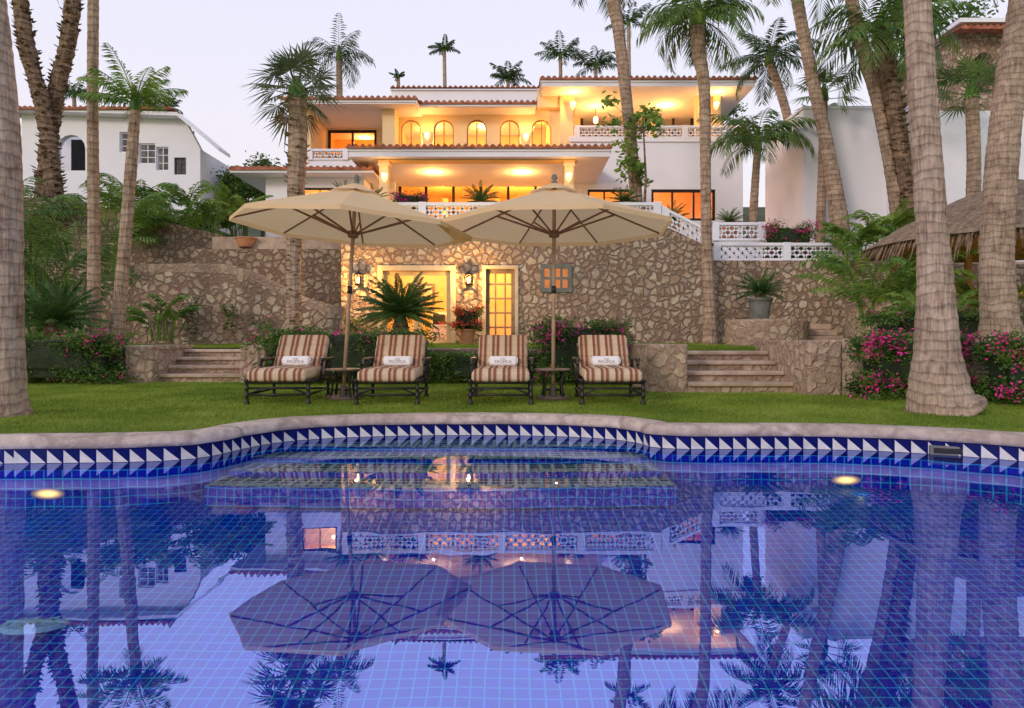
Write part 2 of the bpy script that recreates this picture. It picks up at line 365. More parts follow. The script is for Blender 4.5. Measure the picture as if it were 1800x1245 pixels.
def blades(name,pol,cnt,zf,hole=None,h=.032,w=.007):
    xs=[p[0] for p in pol];ys=[p[1] for p in pol]
    x=NR.uniform(min(xs),max(xs),cnt); y=NR.uniform(min(ys),max(ys),cnt); k=inpoly(x,y,pol)
    if hole: k&=~inpoly(x,y,hole)
    x=x[k];y=y[k];c=len(x); z=zf(x,y)
    a=NR.uniform(0,2*pi,c); hh=h*NR.uniform(.5,1.3,c); ww=w*NR.uniform(.6,1.4,c)
    v=np.zeros((c,3,3)); v[:,0]=np.stack([x-np.cos(a)*ww,y-np.sin(a)*ww,z-.004],1); v[:,1]=np.stack([x+np.cos(a)*ww,y+np.sin(a)*ww,z-.004],1)
    v[:,2]=np.stack([x+NR.normal(0,.016,c),y+NR.normal(0,.016,c),z+hh],1)
    me=bpy.data.meshes.new(name); me.vertices.add(c*3); me.vertices.foreach_set('co',v.ravel()); me.loops.add(c*3); me.loops.foreach_set('vertex_index',np.arange(c*3)); me.polygons.add(c); me.polygons.foreach_set('loop_start',np.arange(c)*3); me.polygons.foreach_set('loop_total',np.full(c,3)); me.update(); me.materials.append(grass)
    o=bpy.data.objects.new(name,me); col.objects.link(o); meta(o,kind='stuff',label='short mown green lawn grass around the pool',cat='grass')
blades('lawn_grass',[(-11,14.2),(-7,4.8),(7,4.8),(10,10),(2.3,11.4),(2.3,14.2)],240000,lambda x,y:x*0+.22,offset(pool,CW-.01))
# ---------------------------------------------------------------- upper ground
uz=lambda a,b:.90+.017*(min(max(b,14),22)-14)
up=[(-60,14.3),(-7.36,14.3),(-7.36,15.7),(-5.6,15.7),(-5.6,14.3),(2.35,14.3),(2.35,11.6),(2.95,11.6),(2.95,12.95),(4.75,12.95),(4.75,11.2),(7.5,9.8),(14,7.8),(60,7.5),(60,40),(-60,40)]
sheet('upper_lawn',up,[],uz,grass,kind='structure')
blades('upper_lawn_grass',[(-12,14.6),(-7.5,14.6),(-7.4,15.8),(-5.6,15.8),(-5.5,14.6),(2.9,14.6),(2.9,13),(4.9,13),(5.2,11.6),(9,10),(9,19.9),(-12,19.9)],90000,lambda x,y:.90+.017*(np.maximum(y,14)-14),None,.05,.01)
def stonewall(name,path,th,z0,z1,mat=stone,label='low rubble stone retaining wall beside the lawn'):
    m=M(); pts=[Vector(p) for p in path]; L=len(pts); li=[];ri=[]
    for i in range(L):
        t=(pts[min(i+1,L-1)]-pts[max(i-1,0)]).normalized(); nn=Vector((-t.y,t.x)); li.append(pts[i]); ri.append(pts[i]+nn*th)
    seq=li+ri[::-1]
    tri=tessellate_polygon([[Vector((p.x,p.y,0)) for p in seq]]); k=len(seq)
    vs=[(p.x,p.y,z0) for p in seq]+[(p.x,p.y,z1) for p in seq]
    m.add(vs,[tuple(i+k for i in t) for t in tri]+[(i,(i+1)%k,(i+1)%k+k,i+k) for i in range(k)])
    c=Vector((pts[0].x,pts[0].y,z0)); o=m.obj(name,mat,base=c,label=label,cat='stone wall')
    bv=o.modifiers.new('b','BEVEL'); bv.width=.04; bv.segments=3; return o
stonewall('retaining_wall',[(-20,14.25),(-7.98,14.25)],.35,.1,.96,stone)
stonewall('retaining_wall',[(-5.0,14.25),(2.3,14.25)],.35,.1,.93,stone)
stonewall('stair_pier',[(-7.95,14.0),(-7.38,14.0)],1.9,.1,1.0,stone3,'square stone pier flanking the garden steps')
stonewall('stair_pier',[(-5.58,14.0),(-5.05,14.0)],1.9,.1,1.0,stone3,'square stone pier flanking the garden steps')
stonewall('stair_pier',[(2.3,11.45),(2.95,11.45)],2.9,.1,1.03,stone3,'broad stone pier flanking the wide steps')
stonewall('stair_pier',[(4.72,10.85),(5.25,10.85)],2.4,.1,1.1,stone3,'stone pier with outlet boxes beside the steps')
for a in(1432,1452):
    m=M(); b=P(a,628,10.83); m.rbox(b,(.08,.03,.11),.01); m.rbox(b+Vector((0,-.012,0)),(.05,.02,.08),.006,1)
    m.obj('outlet_box',[stone3,greywood],base=b,label='small grey outdoor electric outlet on stone pier',cat='outlet',group='outdoor outlets')
stonewall('retaining_wall',[(5.25,10.9),(6.2,10.5),(7.2,9.9),(8.5,9.2),(12,8.4),(20,8)],.4,.1,1.12,stone3,'curved stone retaining wall behind flowers')
def steps(x0,x1,y0,run,cnt,z0,rise,label):
    m=M()
    for i in range(cnt):
        m.rbox(((x0+x1)/2,y0+i*run+.42,z0+(i+1)*rise-.035),(x1-x0,.9,.07),.02)
        m.box(x0,x1,y0+i*run+.035,y0+cnt*run+.1,z0+i*rise-.02,z0+(i+1)*rise-.068,1)
    m.obj('garden_steps',[stepst,stone3],base=(x0,y0,z0),label=label,cat='steps',group='stone garden steps')
steps(-7.38,-5.58,14.3,.36,4,.22,.17,'four worn stone steps up to the lawn')
steps(2.95,4.72,11.45,.38,4,.22,.17,'four wide worn stone steps between piers')
def ringwall(cx,cy,r,z0,z1,label,h=.3,mat=stone3):
    m=M(); m.lathe([(r,z0),(r,z1-.05),(r-.04,z1),(r-h,z1),(r-h,z1-.12),(0,z1-.12)],(cx,cy,0),32); m.obj('stone_planter',mat,base=(cx,cy,z0),label=label,cat='planter')
ringwall(6.45,17.3,1.0,.8,1.62,'round stone planter under a potted cycad')
ringwall(9.0,15.6,1.25,.8,1.95,'tall round stone planter with palms')
m=M()
for i in range(4): m.rbox((7.75,17.2+i*.35,.98+.16*i),(1.2,.8,.15),.02)
m.obj('garden_steps',stepst,base=(7.75,17,.9),label='short flight of stone steps between planters',cat='steps',group='stone garden steps')
# ---------------------------------------------------------------- terrain behind
def hz(x,y):
    z=4.35
    t=min(max((-x-10.5)/5,0),1)*min(max((y-23.5)/7,0),1); z+=2.6*t*t*(3-2*t)
    t=min(max((y-43)/20,0),1); z+=5.5*t
    t=min(max((x-11)/6,0),1)*min(max((y-28)/8,0),1); z+=4*t
    return z
m=M(); xs=[-90,-60,-40,-30]+[-25+i*1.5 for i in range(34)]+[30,45,70,100]; ys=[23.9+i*1.5 for i in range(16)]+[50,58,66,80,120]
nx=len(xs); m.add([(x,y,hz(x,y)) for y in ys for x in xs],[(j*nx+i,j*nx+i+1,(j+1)*nx+i+1,(j+1)*nx+i) for j in range(len(ys)-1) for i in range(nx-1)])
m.add([(-90,23.9,0),(100,23.9,0),(100,23.9,4.35),(-90,23.9,4.35)],[(0,1,2,3)])
m.obj('hillside',soil,fix=False,kind='structure')
# ---------------------------------------------------------------- casita (stone wall with doors)
def rect(a,b,c,d,D): return [(X(a,D),Z(d,D)),(X(b,D),Z(d,D)),(X(b,D),Z(c,D)),(X(a,D),Z(c,D))]
def polyp(pts,D): return [(X(a,D),Z(b,D)) for a,b in pts]
def window(par,base,a,b,c,d,D,nx=1,nz=1,mat=bronze,fw=.07,mw=.04,name='window',dy=.08):
    x0,x1,z0,z1=X(a,D),X(b,D),Z(d,D),Z(c,D); y=D+dy; m=M()
    m.panel([(x0,z0),(x1,z0),(x1,z1),(x0,z1)],[[(x0+fw,z0+fw),(x1-fw,z0+fw),(x1-fw,z1-fw),(x0+fw,z1-fw)]],y,.07)
    for i in range(1,nx): xx=x0+(x1-x0)*i/nx; m.box(xx-mw/2,xx+mw/2,y+.012,y+.055,z0+fw,z1-fw)
    for i in range(1,nz): zz=z0+(z1-z0)*i/nz; m.box(x0+fw,x1-fw,y+.014,y+.053,zz-mw/2,zz+mw/2)
    o=m.obj(name,mat,par,base); m=M(); m.add([(x0+fw/2,y+.035,z0+fw/2),(x1-fw/2,y+.035,z0+fw/2),(x1-fw/2,y+.035,z1-fw/2),(x0+fw/2,y+.035,z1-fw/2)],[(0,1,2,3)])
    m.obj('glass_pane',glass,o,base,fix=False); return o
cb=Vector((0,20,1)); cas=thing('stone_guest_house',cb,'rubble stone garden room with lit glass doors under terrace','garden room')
D=20; m=M()
m.panel(polyp([(600,625),(1246,625),(1246,434),(1162,394),(600,394)],D),[rect(664,801,467,604,D),rect(848,911,467,602,D),rect(951,1004,466,513,D)],20,.4)
m.obj('wall',stone,cas,cb)
surr=nm('pale_door_surround',(.48,.38,.25),(.60,.50,.34),5,.8,.3,40,.004)
def frameo(a,b,c,d,D,w,proj=.05):
    m=M(); x0,x1,z0,z1=X(a,D),X(b,D),Z(d,D),Z(c,D)
    m.panel([(x0,z0),(x1,z0),(x1,z1),(x0,z1)],[[(x0+w,z0+.01),(x1-w,z0+.01),(x1-w,z1-w),(x0+w,z1-w)]],D-proj,.3); return m
frameo(664,801,467,604,D,.15).obj('door_surround',surr,cas,cb)
window(cas,cb,674,733,477,604,D,1,1,palewood,.11,name='glass_door')
window(cas,cb,734,791,477,604,D,1,1,palewood,.11,name='glass_door')
frameo(848,911,467,602,D,.1).obj('door_surround',surr,cas,cb)
window(cas,cb,854,905,474,601,D,3,5,greywood,.11,.05,name='paned_door')
window(cas,cb,950,1005,465,514,D,3,2,bluegrey,.12,.07,dy=-.05)
m=M(); rx0,rx1=X(600,20),X(1030,20)
m.box(rx0,rx1,23.5,23.6,.9,4.2); m.box(rx0-.1,rx0,20.42,23.5,.9,4.2); m.box(rx1,rx1+.1,20.42,23.5,.9,4.2); m.box(rx0,rx1,20.42,23.5,4.2,4.3); m.box(.48,.56,20.42,23.49,.9,4.19)  # last box: partition added to keep the door lamp off the small window
m.obj('interior_wall',cream,cas,cb)
m=M(); m.box(rx0,rx1,20.2,23.5,1.035,1.06); m.obj('floor',pot,cas,cb)
m=M(); m.rbox((-1.9,22.6,1.35),(1.6,.8,.5),.1); m.rbox((-1.9,23.0,1.7),(1.6,.25,.7),.1); m.obj('sofa',white,base=(-1.9,22.6,1.05),label='cream upholstered sofa inside the lit garden room',cat='sofa')
for x in(-2.4,-1.9,-1.45):
    m=M(); m.rbox((x,22.5,1.78),(.42,.16,.38),.06,0,Matrix.Rotation(-.3,4,'X'))
    m.obj('throw_cushion',bronze,base=(x,22.5,1.6),label='dark throw cushion on the cream sofa',cat='cushion',group='dark throw cushions')
m=M()
for i in range(14):
    a=i*2*pi/14
    for sgn in(1,-1): m.tube([(-2.2+.28*math.cos(a+sgn*k*.2),21.6+.28*math.sin(a+sgn*k*.2),1.06+k*.1) for k in range(6)],.018,4)
m.lathe([(0,.5),(.31,.5),(.31,.54),(0,.54)],(-2.2,21.6,1.06),20); m.obj('drum_stool',white,base=(-2.2,21.6,1.06),label='white lattice drum stool behind the glass door',cat='stool')
m=M(); m.lathe([(0,.0),(.08,.01),(.16,.09),(.15,.1),(.07,.03)],(-2.2,21.6,1.605),16); m.obj('bowl',red,base=(-2.2,21.6,1.6),label='small red bowl on the drum stool',cat='bowl')
for x,w_,z_ in((-3.1,.9,2.7),(-1.6,.7,2.8)):
    m=M(); m.rbox((x,23.46,z_),(w_,.05,w_*.8),.01); m.rbox((x,23.43,z_),(w_*.8,.02,w_*.6),.005,1); m.obj('picture_frame',[greywood,peach],base=(x,23.46,z_),label='framed picture on the garden room wall',cat='picture',group='framed pictures')
lamp('room_light',(-3,21.7,3.7),150,parent=cas,pb=cb,colr=(1,.62,.22)); lamp('room_light',(-.2,21.7,3.7),150,parent=cas,pb=cb,colr=(1,.58,.19)); lamp('room_light',(1.4,21.5,3.4),24,parent=cas,pb=cb,colr=(1,.6,.3))
def lantern(px,py,D,pw=26):
    b=P(px,py,D-.28); t=thing('wall_lantern',b,'black iron lantern glowing on the stone wall','wall lamp','iron wall lanterns')
    m=M(); m.lathe([(.0,.30),(.03,.28),(.04,.22),(.14,.13),(.13,.12)],n=8); m.lathe([(.09,-.17),(.12,-.13),(.10,-.13)],n=8)
    for k in range(6): a=k*pi/3; m.tube([(.1*math.cos(a),.1*math.sin(a),-.14),(.13*math.cos(a),.13*math.sin(a),.13)],.012,4)
    m.tube([(0,.25,-.1),(0,.2,.1),(0,.1,.3),(0,0,.3)],.014,6); m.rbox((0,.265,-.02),(.12,.025,.3),.01)
    m.obj('frame',iron,t,local=True)
    m=M(); m.lathe([(0,-.10),(.035,-.08),(.04,.03),(.02,.07),(0,.08)],n=12); m.obj('lamp_glass',bulb,t,local=True,smooth=True)
    lamp('lantern_light',b+Vector((0,-.22,.02)),pw,(1,.52,.15),.03,t,b)
lantern(630,492,20,100); lantern(824,492,20,100)
def slabwall(pts,D,th,mat,label,name='stone_wall',cap=None):
    m=M(); m.panel(polyp(pts,D),[],D,th)
    if cap:
        q=[Vector((X(a,D),D+th/2-.03,Z(b,D)+.03)) for a,b in cap]; m.tube(q,th*.72,4,1,pi/4,.6)
    b=P(*pts[0],D); return m.obj(name,[mat,stone3],base=b,label=label,cat='stone wall')
slabwall([(1248,630),(1560,630),(1560,458),(1248,458)],21,.5,stone,'tall rubble stone wall below white balustrade')
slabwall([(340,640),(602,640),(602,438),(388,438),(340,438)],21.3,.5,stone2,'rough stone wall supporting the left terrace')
SC=[(235,479),(330,478),(395,479),(435,489),(478,511),(525,535),(575,550),(602,556)]
slabwall([(235,640),(602,640)]+SC[::-1],18.6,.4,stone,'stone stair wall with a curved sloping top',cap=SC)
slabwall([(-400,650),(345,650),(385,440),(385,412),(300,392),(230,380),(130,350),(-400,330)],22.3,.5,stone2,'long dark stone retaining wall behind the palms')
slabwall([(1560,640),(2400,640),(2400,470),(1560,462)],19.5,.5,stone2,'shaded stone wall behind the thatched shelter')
def slab(name,x0,x1,y0,y1,z0,z1,mat=stepst):
    m=M(); m.box(x0,x1,y0,y1,z0,z1); m.obj(name,mat,kind='structure')
slab('terrace',X(600,20),X(1165,20),20.05,45,4.31,4.5); slab('terrace',-9.6,X(600,20)-.01,21.85,45,3.3,4.42); slab('terrace',X(1165,20)+.01,12.0,21.5,45,2.9,3.52)
slab('terrace',12.02,30,19.9,24,2.9,3.4)
# ---------------------------------------------------------------- balustrade
def balus(m,x0,x1,z0,z1,y,slope=0,r=.13,posts=2.6,th=.12,pw=.22):
    k0=len(m.v); m.box(x0,x1,y-.03,y+th+.03,z1-.09,z1); m.box(x0,x1,y,y+th,z0,z0+.07)
    np_=max(1,round((x1-x0)/posts))
    for i in range(np_+1):
        xx=x0+(x1-x0)*i/np_; xx=min(max(xx,x0+pw/2),x1-pw/2); m.box(xx-pw/2,xx+pw/2,y-.045,y+th+.045,z0-.003,z1+.012)
    rows=max(1,round((z1-z0-.16)/(r*.95))); dz=(z1-z0-.16)/rows; rr=r
    for j in range(rows):
        zb=z0+.07+j*dz; off=(j%2)*rr; nxx=int((x1-x0)/(2*rr))
        for i in range(nxx+1):
            cx=x0+rr+i*2*rr-off
            if cx-rr<x0-.01 or cx+rr>x1+.01: continue
            m.tube([(cx-rr*math.cos(a*pi/6),y+th/2,zb+dz*1.05*math.sin(a*pi/6)) for a in range(7)],.042,4,rot=pi/4)
    if slope:
        for i in range(k0,len(m.v)): a=m.v[i]; m.v[i]=(a[0],a[1],a[2]+slope*(a[0]-x0))
def balobj(x0,x1,c,d,D,label,slope=0,parent=None,base=None,r=.13):
    m=M(); a,b=X(x0,D),X(x1,D); balus(m,a,b,Z(d,D),Z(c,D),D,slope,r)
    if parent: return m.obj('balustrade',white,parent,base)
    return m.obj('balustrade',white,base=(a,D,Z(d,D)),label=label,cat='balustrade',group='white scalloped balustrades')
balobj(602,1162,356,393,20.02,'long white scalloped balustrade on the stone terrace')
balobj(1163,1246,362,396,20.03,'sloping white balustrade beside the stairs',slope=-.5)
balobj(1252,1345,391,423,22.2,'white scalloped balustrade on the stair landing')
balobj(1254,1512,427,458,21.1,'white scalloped balustrade on top of stone wall')
balobj(1515,1600,410,440,22.5,'short white balustrade beside the palms')
m=M(); m.box(X(1163,22.2),X(1345,22.2),22.25,22.6,3.4,Z(423,22.2)); m.obj('landing_wall',white,base=(5,22.3,3.5),label='white rendered wall under the stair balustrade',cat='wall')
# ---------------------------------------------------------------- main house
hb=Vector((0,27,4.5)); H=thing('main_house',hb,'white Mediterranean villa with red tile roofs and lit windows','house')
def hp(m,name,mat,smooth=False,**k): return m.obj(name,mat,H,hb,smooth,**k)
def tiles(m,x0,x1,yf,yb,zf,zb,pitch=.24,mi=0):
    nxx=int((x1-x0)/pitch)*6; rows=max(3,int((yb-yf)/.5)); vs=[];k=0
    for j in range(rows+1):
        y=yf+(yb-yf)*j/rows; z=zf+(zb-zf)*j/rows
        for i in range(nxx+1):
            x=x0+(x1-x0)*i/nxx; vs.append((x,y,z+.10*abs(math.sin(pi*i/6))+(.03*R.random() if i%6==3 else 0)))
    fs=[(j*(nxx+1)+i,j*(nxx+1)+i+1,(j+1)*(nxx+1)+i+1,(j+1)*(nxx+1)+i) for j in range(rows) for i in range(nxx)]
    m.add(vs,fs,mi); vs=[]
    for i in range(nxx+1): a=vs; x=x0+(x1-x0)*i/nxx; a.append((x,yf-.0,zf+.10*abs(math.sin(pi*i/6)))); a.append((x,yf-.0,zf-.06))
    m.add(vs,[(2*i,2*i+1,2*i+3,2*i+2) for i in range(nxx)],mi)
def roof(a,b,ct,cb_,D,depth,over=0,rise=.5,name='roof'):
    x0,x1=X(a,D),X(b,D); zt=Z(ct,D)-.1; zb=Z(cb_,D); m=M()
    m.box(x0+.05,x1-.05,D+.05,D+depth,zb,zt-.07); m.box(x0,x1,D,D+depth,zt-.14,zt-.05)
    o=hp(m,name,white); m=M(); tiles(m,x0-.03,x1+.03,D-.06,D+depth,zt,zt+rise)
    m.obj('roof_tiles',terra,o,hb); return o
def boxp(a,b,c,d,D,depth,mat=white,name='wall'):
    m=M(); m.box(X(a,D),X(b,D),D,D+depth,Z(d,D),Z(c,D)); return hp(m,name,mat)
roof(610,1075,254,275,24.6,4.8,rise=.35,name='portico_roof')
for a in (676,1000):
    x=X(a,25.2); m=M(); m.box(x-.16,x+.16,25.0,25.32,4.5,7.55); m.box(x-.2,x+.2,24.96,25.38,7.5,7.68); m.box(x-.2,x+.2,24.96,25.38,4.5,4.7); hp(m,'column',peach)
m=M(); m.box(X(660,25),X(1015,25),24.95,25.42,7.68,Z(276,24.6)); hp(m,'beam',cream)
D=29.5; zg=4.5
arch=lambda cx,w,top,bot: [(X(cx-w,D),Z(bot,D)),(X(cx+w,D),Z(bot,D))]+[(X(cx+w*math.cos(t*pi/10),D),Z(top+w-w*math.sin(t*pi/10),D)) for t in range(11)]
AC=[722,780,838,896,952]
m=M(); fr=[(X(684,D),zg),(X(1010,D),zg),(X(1010,D),Z(186,D)),(X(684,D),Z(186,D))]
m.panel(fr,[arch(c,17.5,210,272) for c in AC]+[rect(700,990,322,437,D)],D,.3); hp(m,'facade_wall',peach)
for c in AC:
    m=M(); w=17.5; w2=15.6
    o=arch(c,w,210,272); q=[(X(c-w2,D),Z(270,D)),(X(c+w2,D),Z(270,D))]+[(X(c+w2*math.cos(t*pi/10),D),Z(210+w-w2*math.sin(t*pi/10),D)) for t in range(11)]
    m.panel(o,[q],D+.1,.06); xc=X(c,D); m.box(xc-.025,xc+.025,D+.11,D+.15,Z(270,D),Z(214,D)); wi=hp(m,'arched_window',archframe); m=M(); k=[(a,D+.13,b) for a,b in q]; m.add(k,[tuple(range(len(k)))]); m.obj('glass_pane',glass,wi,hb,fix=False)
window(H,hb,700,990,322,437,D,6,1,bronze,.12,.12,dy=.1)
def room(m,x0,x1,y0,y1,z0,z1):
    m.box(x0,x1,y1,y1+.1,z0,z1); m.box(x0-.1,x0,y0,y1,z0,z1); m.box(x1,x1+.1,y0,y1,z0,z1); m.box(x0,x1,y0,y1,z1,z1+.1); m.box(x0,x1,y0,y1,z0-.1,z0)
m=M(); room(m,X(690,D),X(1000,D),D+.32,D+4.5,4.52,8.2); room(m,X(695,D),X(985,D),D+.32,D+3.2,8.5,11.2); hp(m,'interior_wall',cream)
for x in (-3.2,0,1.5): lamp('room_light',(x,D+2,7.3),80,parent=H,pb=hb)
for x in (-3.8,-1.2,1.2): lamp('room_light',(x,D+1.6,10.6),65,(1,.52,.14),parent=H,pb=hb)
for i,x in enumerate((-3.6,-1.7,.6,1.8)):
    b=Vector((x,31.3,4.55)); t=thing('table_lamp',b,'tall lamp with glowing shade inside the villa','lamp','lamps inside the villa'); m=M(); m.lathe([(.16,0),(.05,.05),(.03,.5),(.1,.9),(.12,1.2),(.02,1.5),(.02,1.75)],n=12); m.obj('stand',bronze,t,local=True); m=M(); m.lathe([(.30,1.7),(.18,2.1)],n=16); m.obj('lamp_shade',shade,t,local=True)
m=M()
for a in range(700,990,24): 
    if a%48<24: m.box(X(a,31),X(a+10,31),32.6,32.7,4.6,7.9)
hp(m,'curtain',peach)
for a,c in((763,298),(917,298)):
    b=P(a,c,27); t=thing('ceiling_fan',b,'ceiling fan with glowing globe under the portico','ceiling fan','portico ceiling fans')
    m=M(); m.lathe([(0,-.14),(.1,-.1),(.14,0),(.1,.06),(0,.08)],n=14); m.obj('globe',bulb,t,local=True,smooth=True)
    m=M(); m.lathe([(0,.08),(.1,.09),(.1,.2),(.03,.24),(.03,.7),(0,.7)],n=10)
    for k in range(5):
        q=k*2*pi/5+.3; m.rbox((0,0,0),(.6,.13,.015),.005,0,Matrix.Rotation(q,4,'Z')@Matrix.Translation((.42,0,.15)))
    m.obj('blades',greywood,t,local=True); lamp('fan_light',b+Vector((0,-.1,-.35)),80,WARM,.03,t,b)
def sconce(px,py,D,pw=30):
    b=P(px,py,D-.14); t=thing('wall_sconce',b,'white half round wall sconce glowing warm','wall lamp','warm wall sconces')
    m=M(); m.lathe([(.02,-.16),(.1,-.05),(.13,.14),(.10,.14)],n=12); m.obj('lamp_shade',shade,t,local=True)
    lamp('sconce_light',b+Vector((0,-.18,.1)),pw,WARM,.03,t,b)
sconce(676,312,25.0,9); sconce(1000,312,25.0,9); sconce(925,242,29.5,45); sconce(751,240,29.5,45)
roof(735,942,177,188,28.5,4,name='roof'); 
boxp(688,950,158,190,32.5,4,white,'upper_wall')
m=M(); D=32.4; m.box(X(686,D),X(952,D),D,D+4.3,Z(158,D),Z(154,D)); tiles(m,X(686,D),X(952,D),D,D+4.3,Z(154,D),Z(151,D),.24,1); hp(m,'parapet',[white,terra])
# left loggia
roof(492,733,169,182,27.8,5,name='roof')
m=M(); D=28.5; x0,x1=X(537,D),X(694,D); m.box(x0,x1,D,D+.3,4.5,Z(281,D)); m.box(x0,x1,D+.3,31.2,Z(285,D),Z(281,D)); hp(m,'wall',white)
m=M(); m.box(x0,X(546,D),D+.01,31,Z(281,D),Z(191,D)); hp(m,'pillar',peach); m=M(); m.box(X(672,D),x1,D+.01,29.45,Z(281,D),Z(191,D)); hp(m,'pillar',peach); m=M(); m.box(x0,x1,D,D+.3,Z(190,D),Z(181,D)); hp(m,'lintel',peach)
m=M(); D=31; m.panel([(X(540,D),8),(X(690,D),8),(X(690,D),Z(185,D)),(X(540,D),Z(185,D))],[rect(576,662,228,275,D)],D,.2); hp(m,'loggia_wall',peach)
window(H,hb,576,662,228,275,D,2,1,bronze,.12,.10)
m=M(); room(m,X(560,D),X(675,D),D+.25,D+3,8.3,11.5); hp(m,'interior_wall',cream); lamp('room_light',(-7,32.5,10.6),90,(1,.36,.08),parent=H,pb=hb); lamp('loggia_light',(-7.2,29.4,11.1),34,(1,.50,.18),parent=H,pb=hb)
balobj(540,612,262,281,28.45,'',parent=H,base=hb)
# left low volume
roof(404,656,292,302,25.2,4.5,name='roof')
m=M(); D=26; m.panel([(X(467,D),4.3),(X(600,D),4.3),(X(600,D),Z(303,D)),(X(467,D),Z(303,D))],[rect(530,592,330,372,D)],D,.3); m.box(X(467,D),X(467,D)+.3,D+.3,31,4.3,Z(303,D)); hp(m,'wall',white)
window(H,hb,530,592,330,372,D,2,1)
m=M(); room(m,X(500,D),X(620,D),D+.32,D+3,4.5,7.3); hp(m,'interior_wall',cream); lamp('room_light',(-7.2,27.5,6.8),60,parent=H,pb=hb)
m=M(); m.box(X(596,D),X(640,D),D+.003,D+3.4,4.3,Z(304,D)); hp(m,'wall',white)
# right volume
D=29; m=M(); m.panel([(X(1003,D),3.4),(X(1306,D),3.4),(X(1306,D),Z(243,D)),(X(1003,D),Z(243,D))],[rect(1145,1258,333,388,D),rect(1033,1122,333,362,D)],D,.3)
m.box(X(1306,D)-.3,X(1306,D),D+.3,35,3.4,Z(243,D)); m.box(X(1003,D),X(1306,D)-.3,D+.3,32,Z(252,D),Z(244,D)); hp(m,'wall',white)
m=M(); m.box(X(1000,D),X(1310,D),D-.08,D-.002,Z(250,D),Z(241,D)); hp(m,'cornice',white)
window(H,hb,1145,1258,333,388,D,3,1,bronze,.11,.08); window(H,hb,1033,1122,333,362,D,3,1,bronze,.09,.07)
m=M(); room(m,X(1020,D),X(1280,D),D+.32,D+3.5,4.5,8.2); hp(m,'interior_wall',peach); lamp('room_light',(6.9,30.5,7.5),75,(1,.32,.12),parent=H,pb=hb); lamp('room_light',(3.9,30.5,7.5),55,parent=H,pb=hb)
balobj(1010,1302,221,243,28.98,'',parent=H,base=hb)
roof(950,1330,134,151,28.0,6.5,rise=.7,name='roof')
m=M(); D=32; m.panel([(X(960,D),9.4),(X(1272,D),9.4),(X(1272,D),Z(150,D)),(X(960,D),Z(150,D))],[rect(1020,1140,195,262,D),rect(1152,1250,195,262,D)],D,.25); hp(m,'loggia_wall',peach)
window(H,hb,1020,1140,195,262,D,4,1,bronze,.14,.12); window(H,hb,1152,1250,195,262,D,3,1,bronze,.14,.12)
m=M(); room(m,X(1000,D),X(1272,D),D+.27,D+3.3,9.4,12.2); hp(m,'interior_wall',cream)
D=29.02
for a,b_,y0,y1,c in((1255,1268,.1,2.98,243),(1225,1240,.1,.45,243),(985,1008,.1,2,300),(945,985,.2,.5,186)):
    m=M(); m.box(X(a,D),X(b_,D),D+y0,D+y1,Z(c,D),Z(152,D)); hp(m,'pillar',peach)
lamp('room_light',(4.2,33.6,11.6),28,parent=H,pb=hb); lamp('room_light',(8.2,33.6,11.6),24,parent=H,pb=hb)
sconce(1007,186,29.0,50); sconce(1259,186,29.0,50)
b=P(1047,212,30.6); t=thing('hanging_lantern',b,'glowing glass lantern hanging in the loggia','hanging lamp')
m=M(); m.lathe([(0,-.16),(.09,-.1),(.11,.08),(0,.2)],n=10); m.obj('lamp_glass',bulb,t,local=True); m=M(); m.tube([(0,0,.2),(0,0,1.3)],.015,5); m.obj('chain',iron,t,local=True); lamp('lantern_light',b+Vector((0,-.2,.1)),60,WARM,.03,t,b)
lamp('loggia_light',(X(1170,30.3),30.3,11.3),65,parent=H,pb=hb)
# ---------------------------------------------------------------- neighbours
D=31; nb=P(200,330,D); Hn=thing('neighbour_house',nb,'white rendered neighbour house with dark shuttered windows','house')
m=M(); m.panel(polyp([(38,390),(352,390),(352,262),(325,212),(200,200),(38,200)],D),[rect(210,240,232,268,D),rect(243,273,252,288,D),rect(274,296,258,300,D),rect(306,327,277,307,D),[(X(100,D),Z(300,D)),(X(150,D),Z(300,D))]+[(X(125+25*math.cos(t*pi/8),D),Z(262-25*math.sin(t*pi/8),D)) for t in range(9)]],D,.3)
m.box(X(352,D)-.3,X(352,D),D+.3,36,6,Z(262,D)); m.box(X(38,D),X(205,D),D+2,D+2.2,6,Z(215,D)); m.obj('wall',white,Hn,nb)
for a,b_,c,d in((210,240,232,268),(243,273,252,288),(274,296,258,300),(306,327,277,307)): window(Hn,nb,a,b_,c,d,D,2,3,white if a<300 else bronze,.05,.03)
m=M(); m.box(X(205,D),X(332,D),D+.5,D+.55,Z(312,D),Z(225,D)); m.box(X(95,D),X(155,D),D+1.2,D+1.25,Z(302,D),Z(232,D)); m.obj('dark_interior',bronze,Hn,nb)
m=M()
def roofpoly(m,pts,D,dep):
    vs=[(X(a,D),D-.6,Z(b,D)) for a,b in pts]; L=len(vs); t=.16
    vs2=[(x,y+dep,z) for x,y,z in vs]; up_=[(x,y,z+t) for x,y,z in vs]; up2=[(x,y,z+t) for x,y,z in vs2]
    for i in range(L-1): m.add([vs[i],vs[i+1],vs2[i+1],vs2[i],up_[i],up_[i+1],up2[i+1],up2[i]],[(0,1,2,3),(4,5,6,7),(0,1,5,4),(3,2,6,7),(0,3,7,4),(1,2,6,5)])
roofpoly(m,[(10,200),(322,211),(395,272)],D,1.2); m.obj('roof',white,Hn,nb)
m=M(); tiles(m,X(10,D),X(316,D),D-.7,D+.4,Z(199,D),Z(199,D)); m.obj('roof_tiles',terra,Hn,nb)
Hr=thing('neighbour_villa',P(1600,400,24),'white walled villa with stone upper storey beside palms','house'); rb=P(1600,400,24)
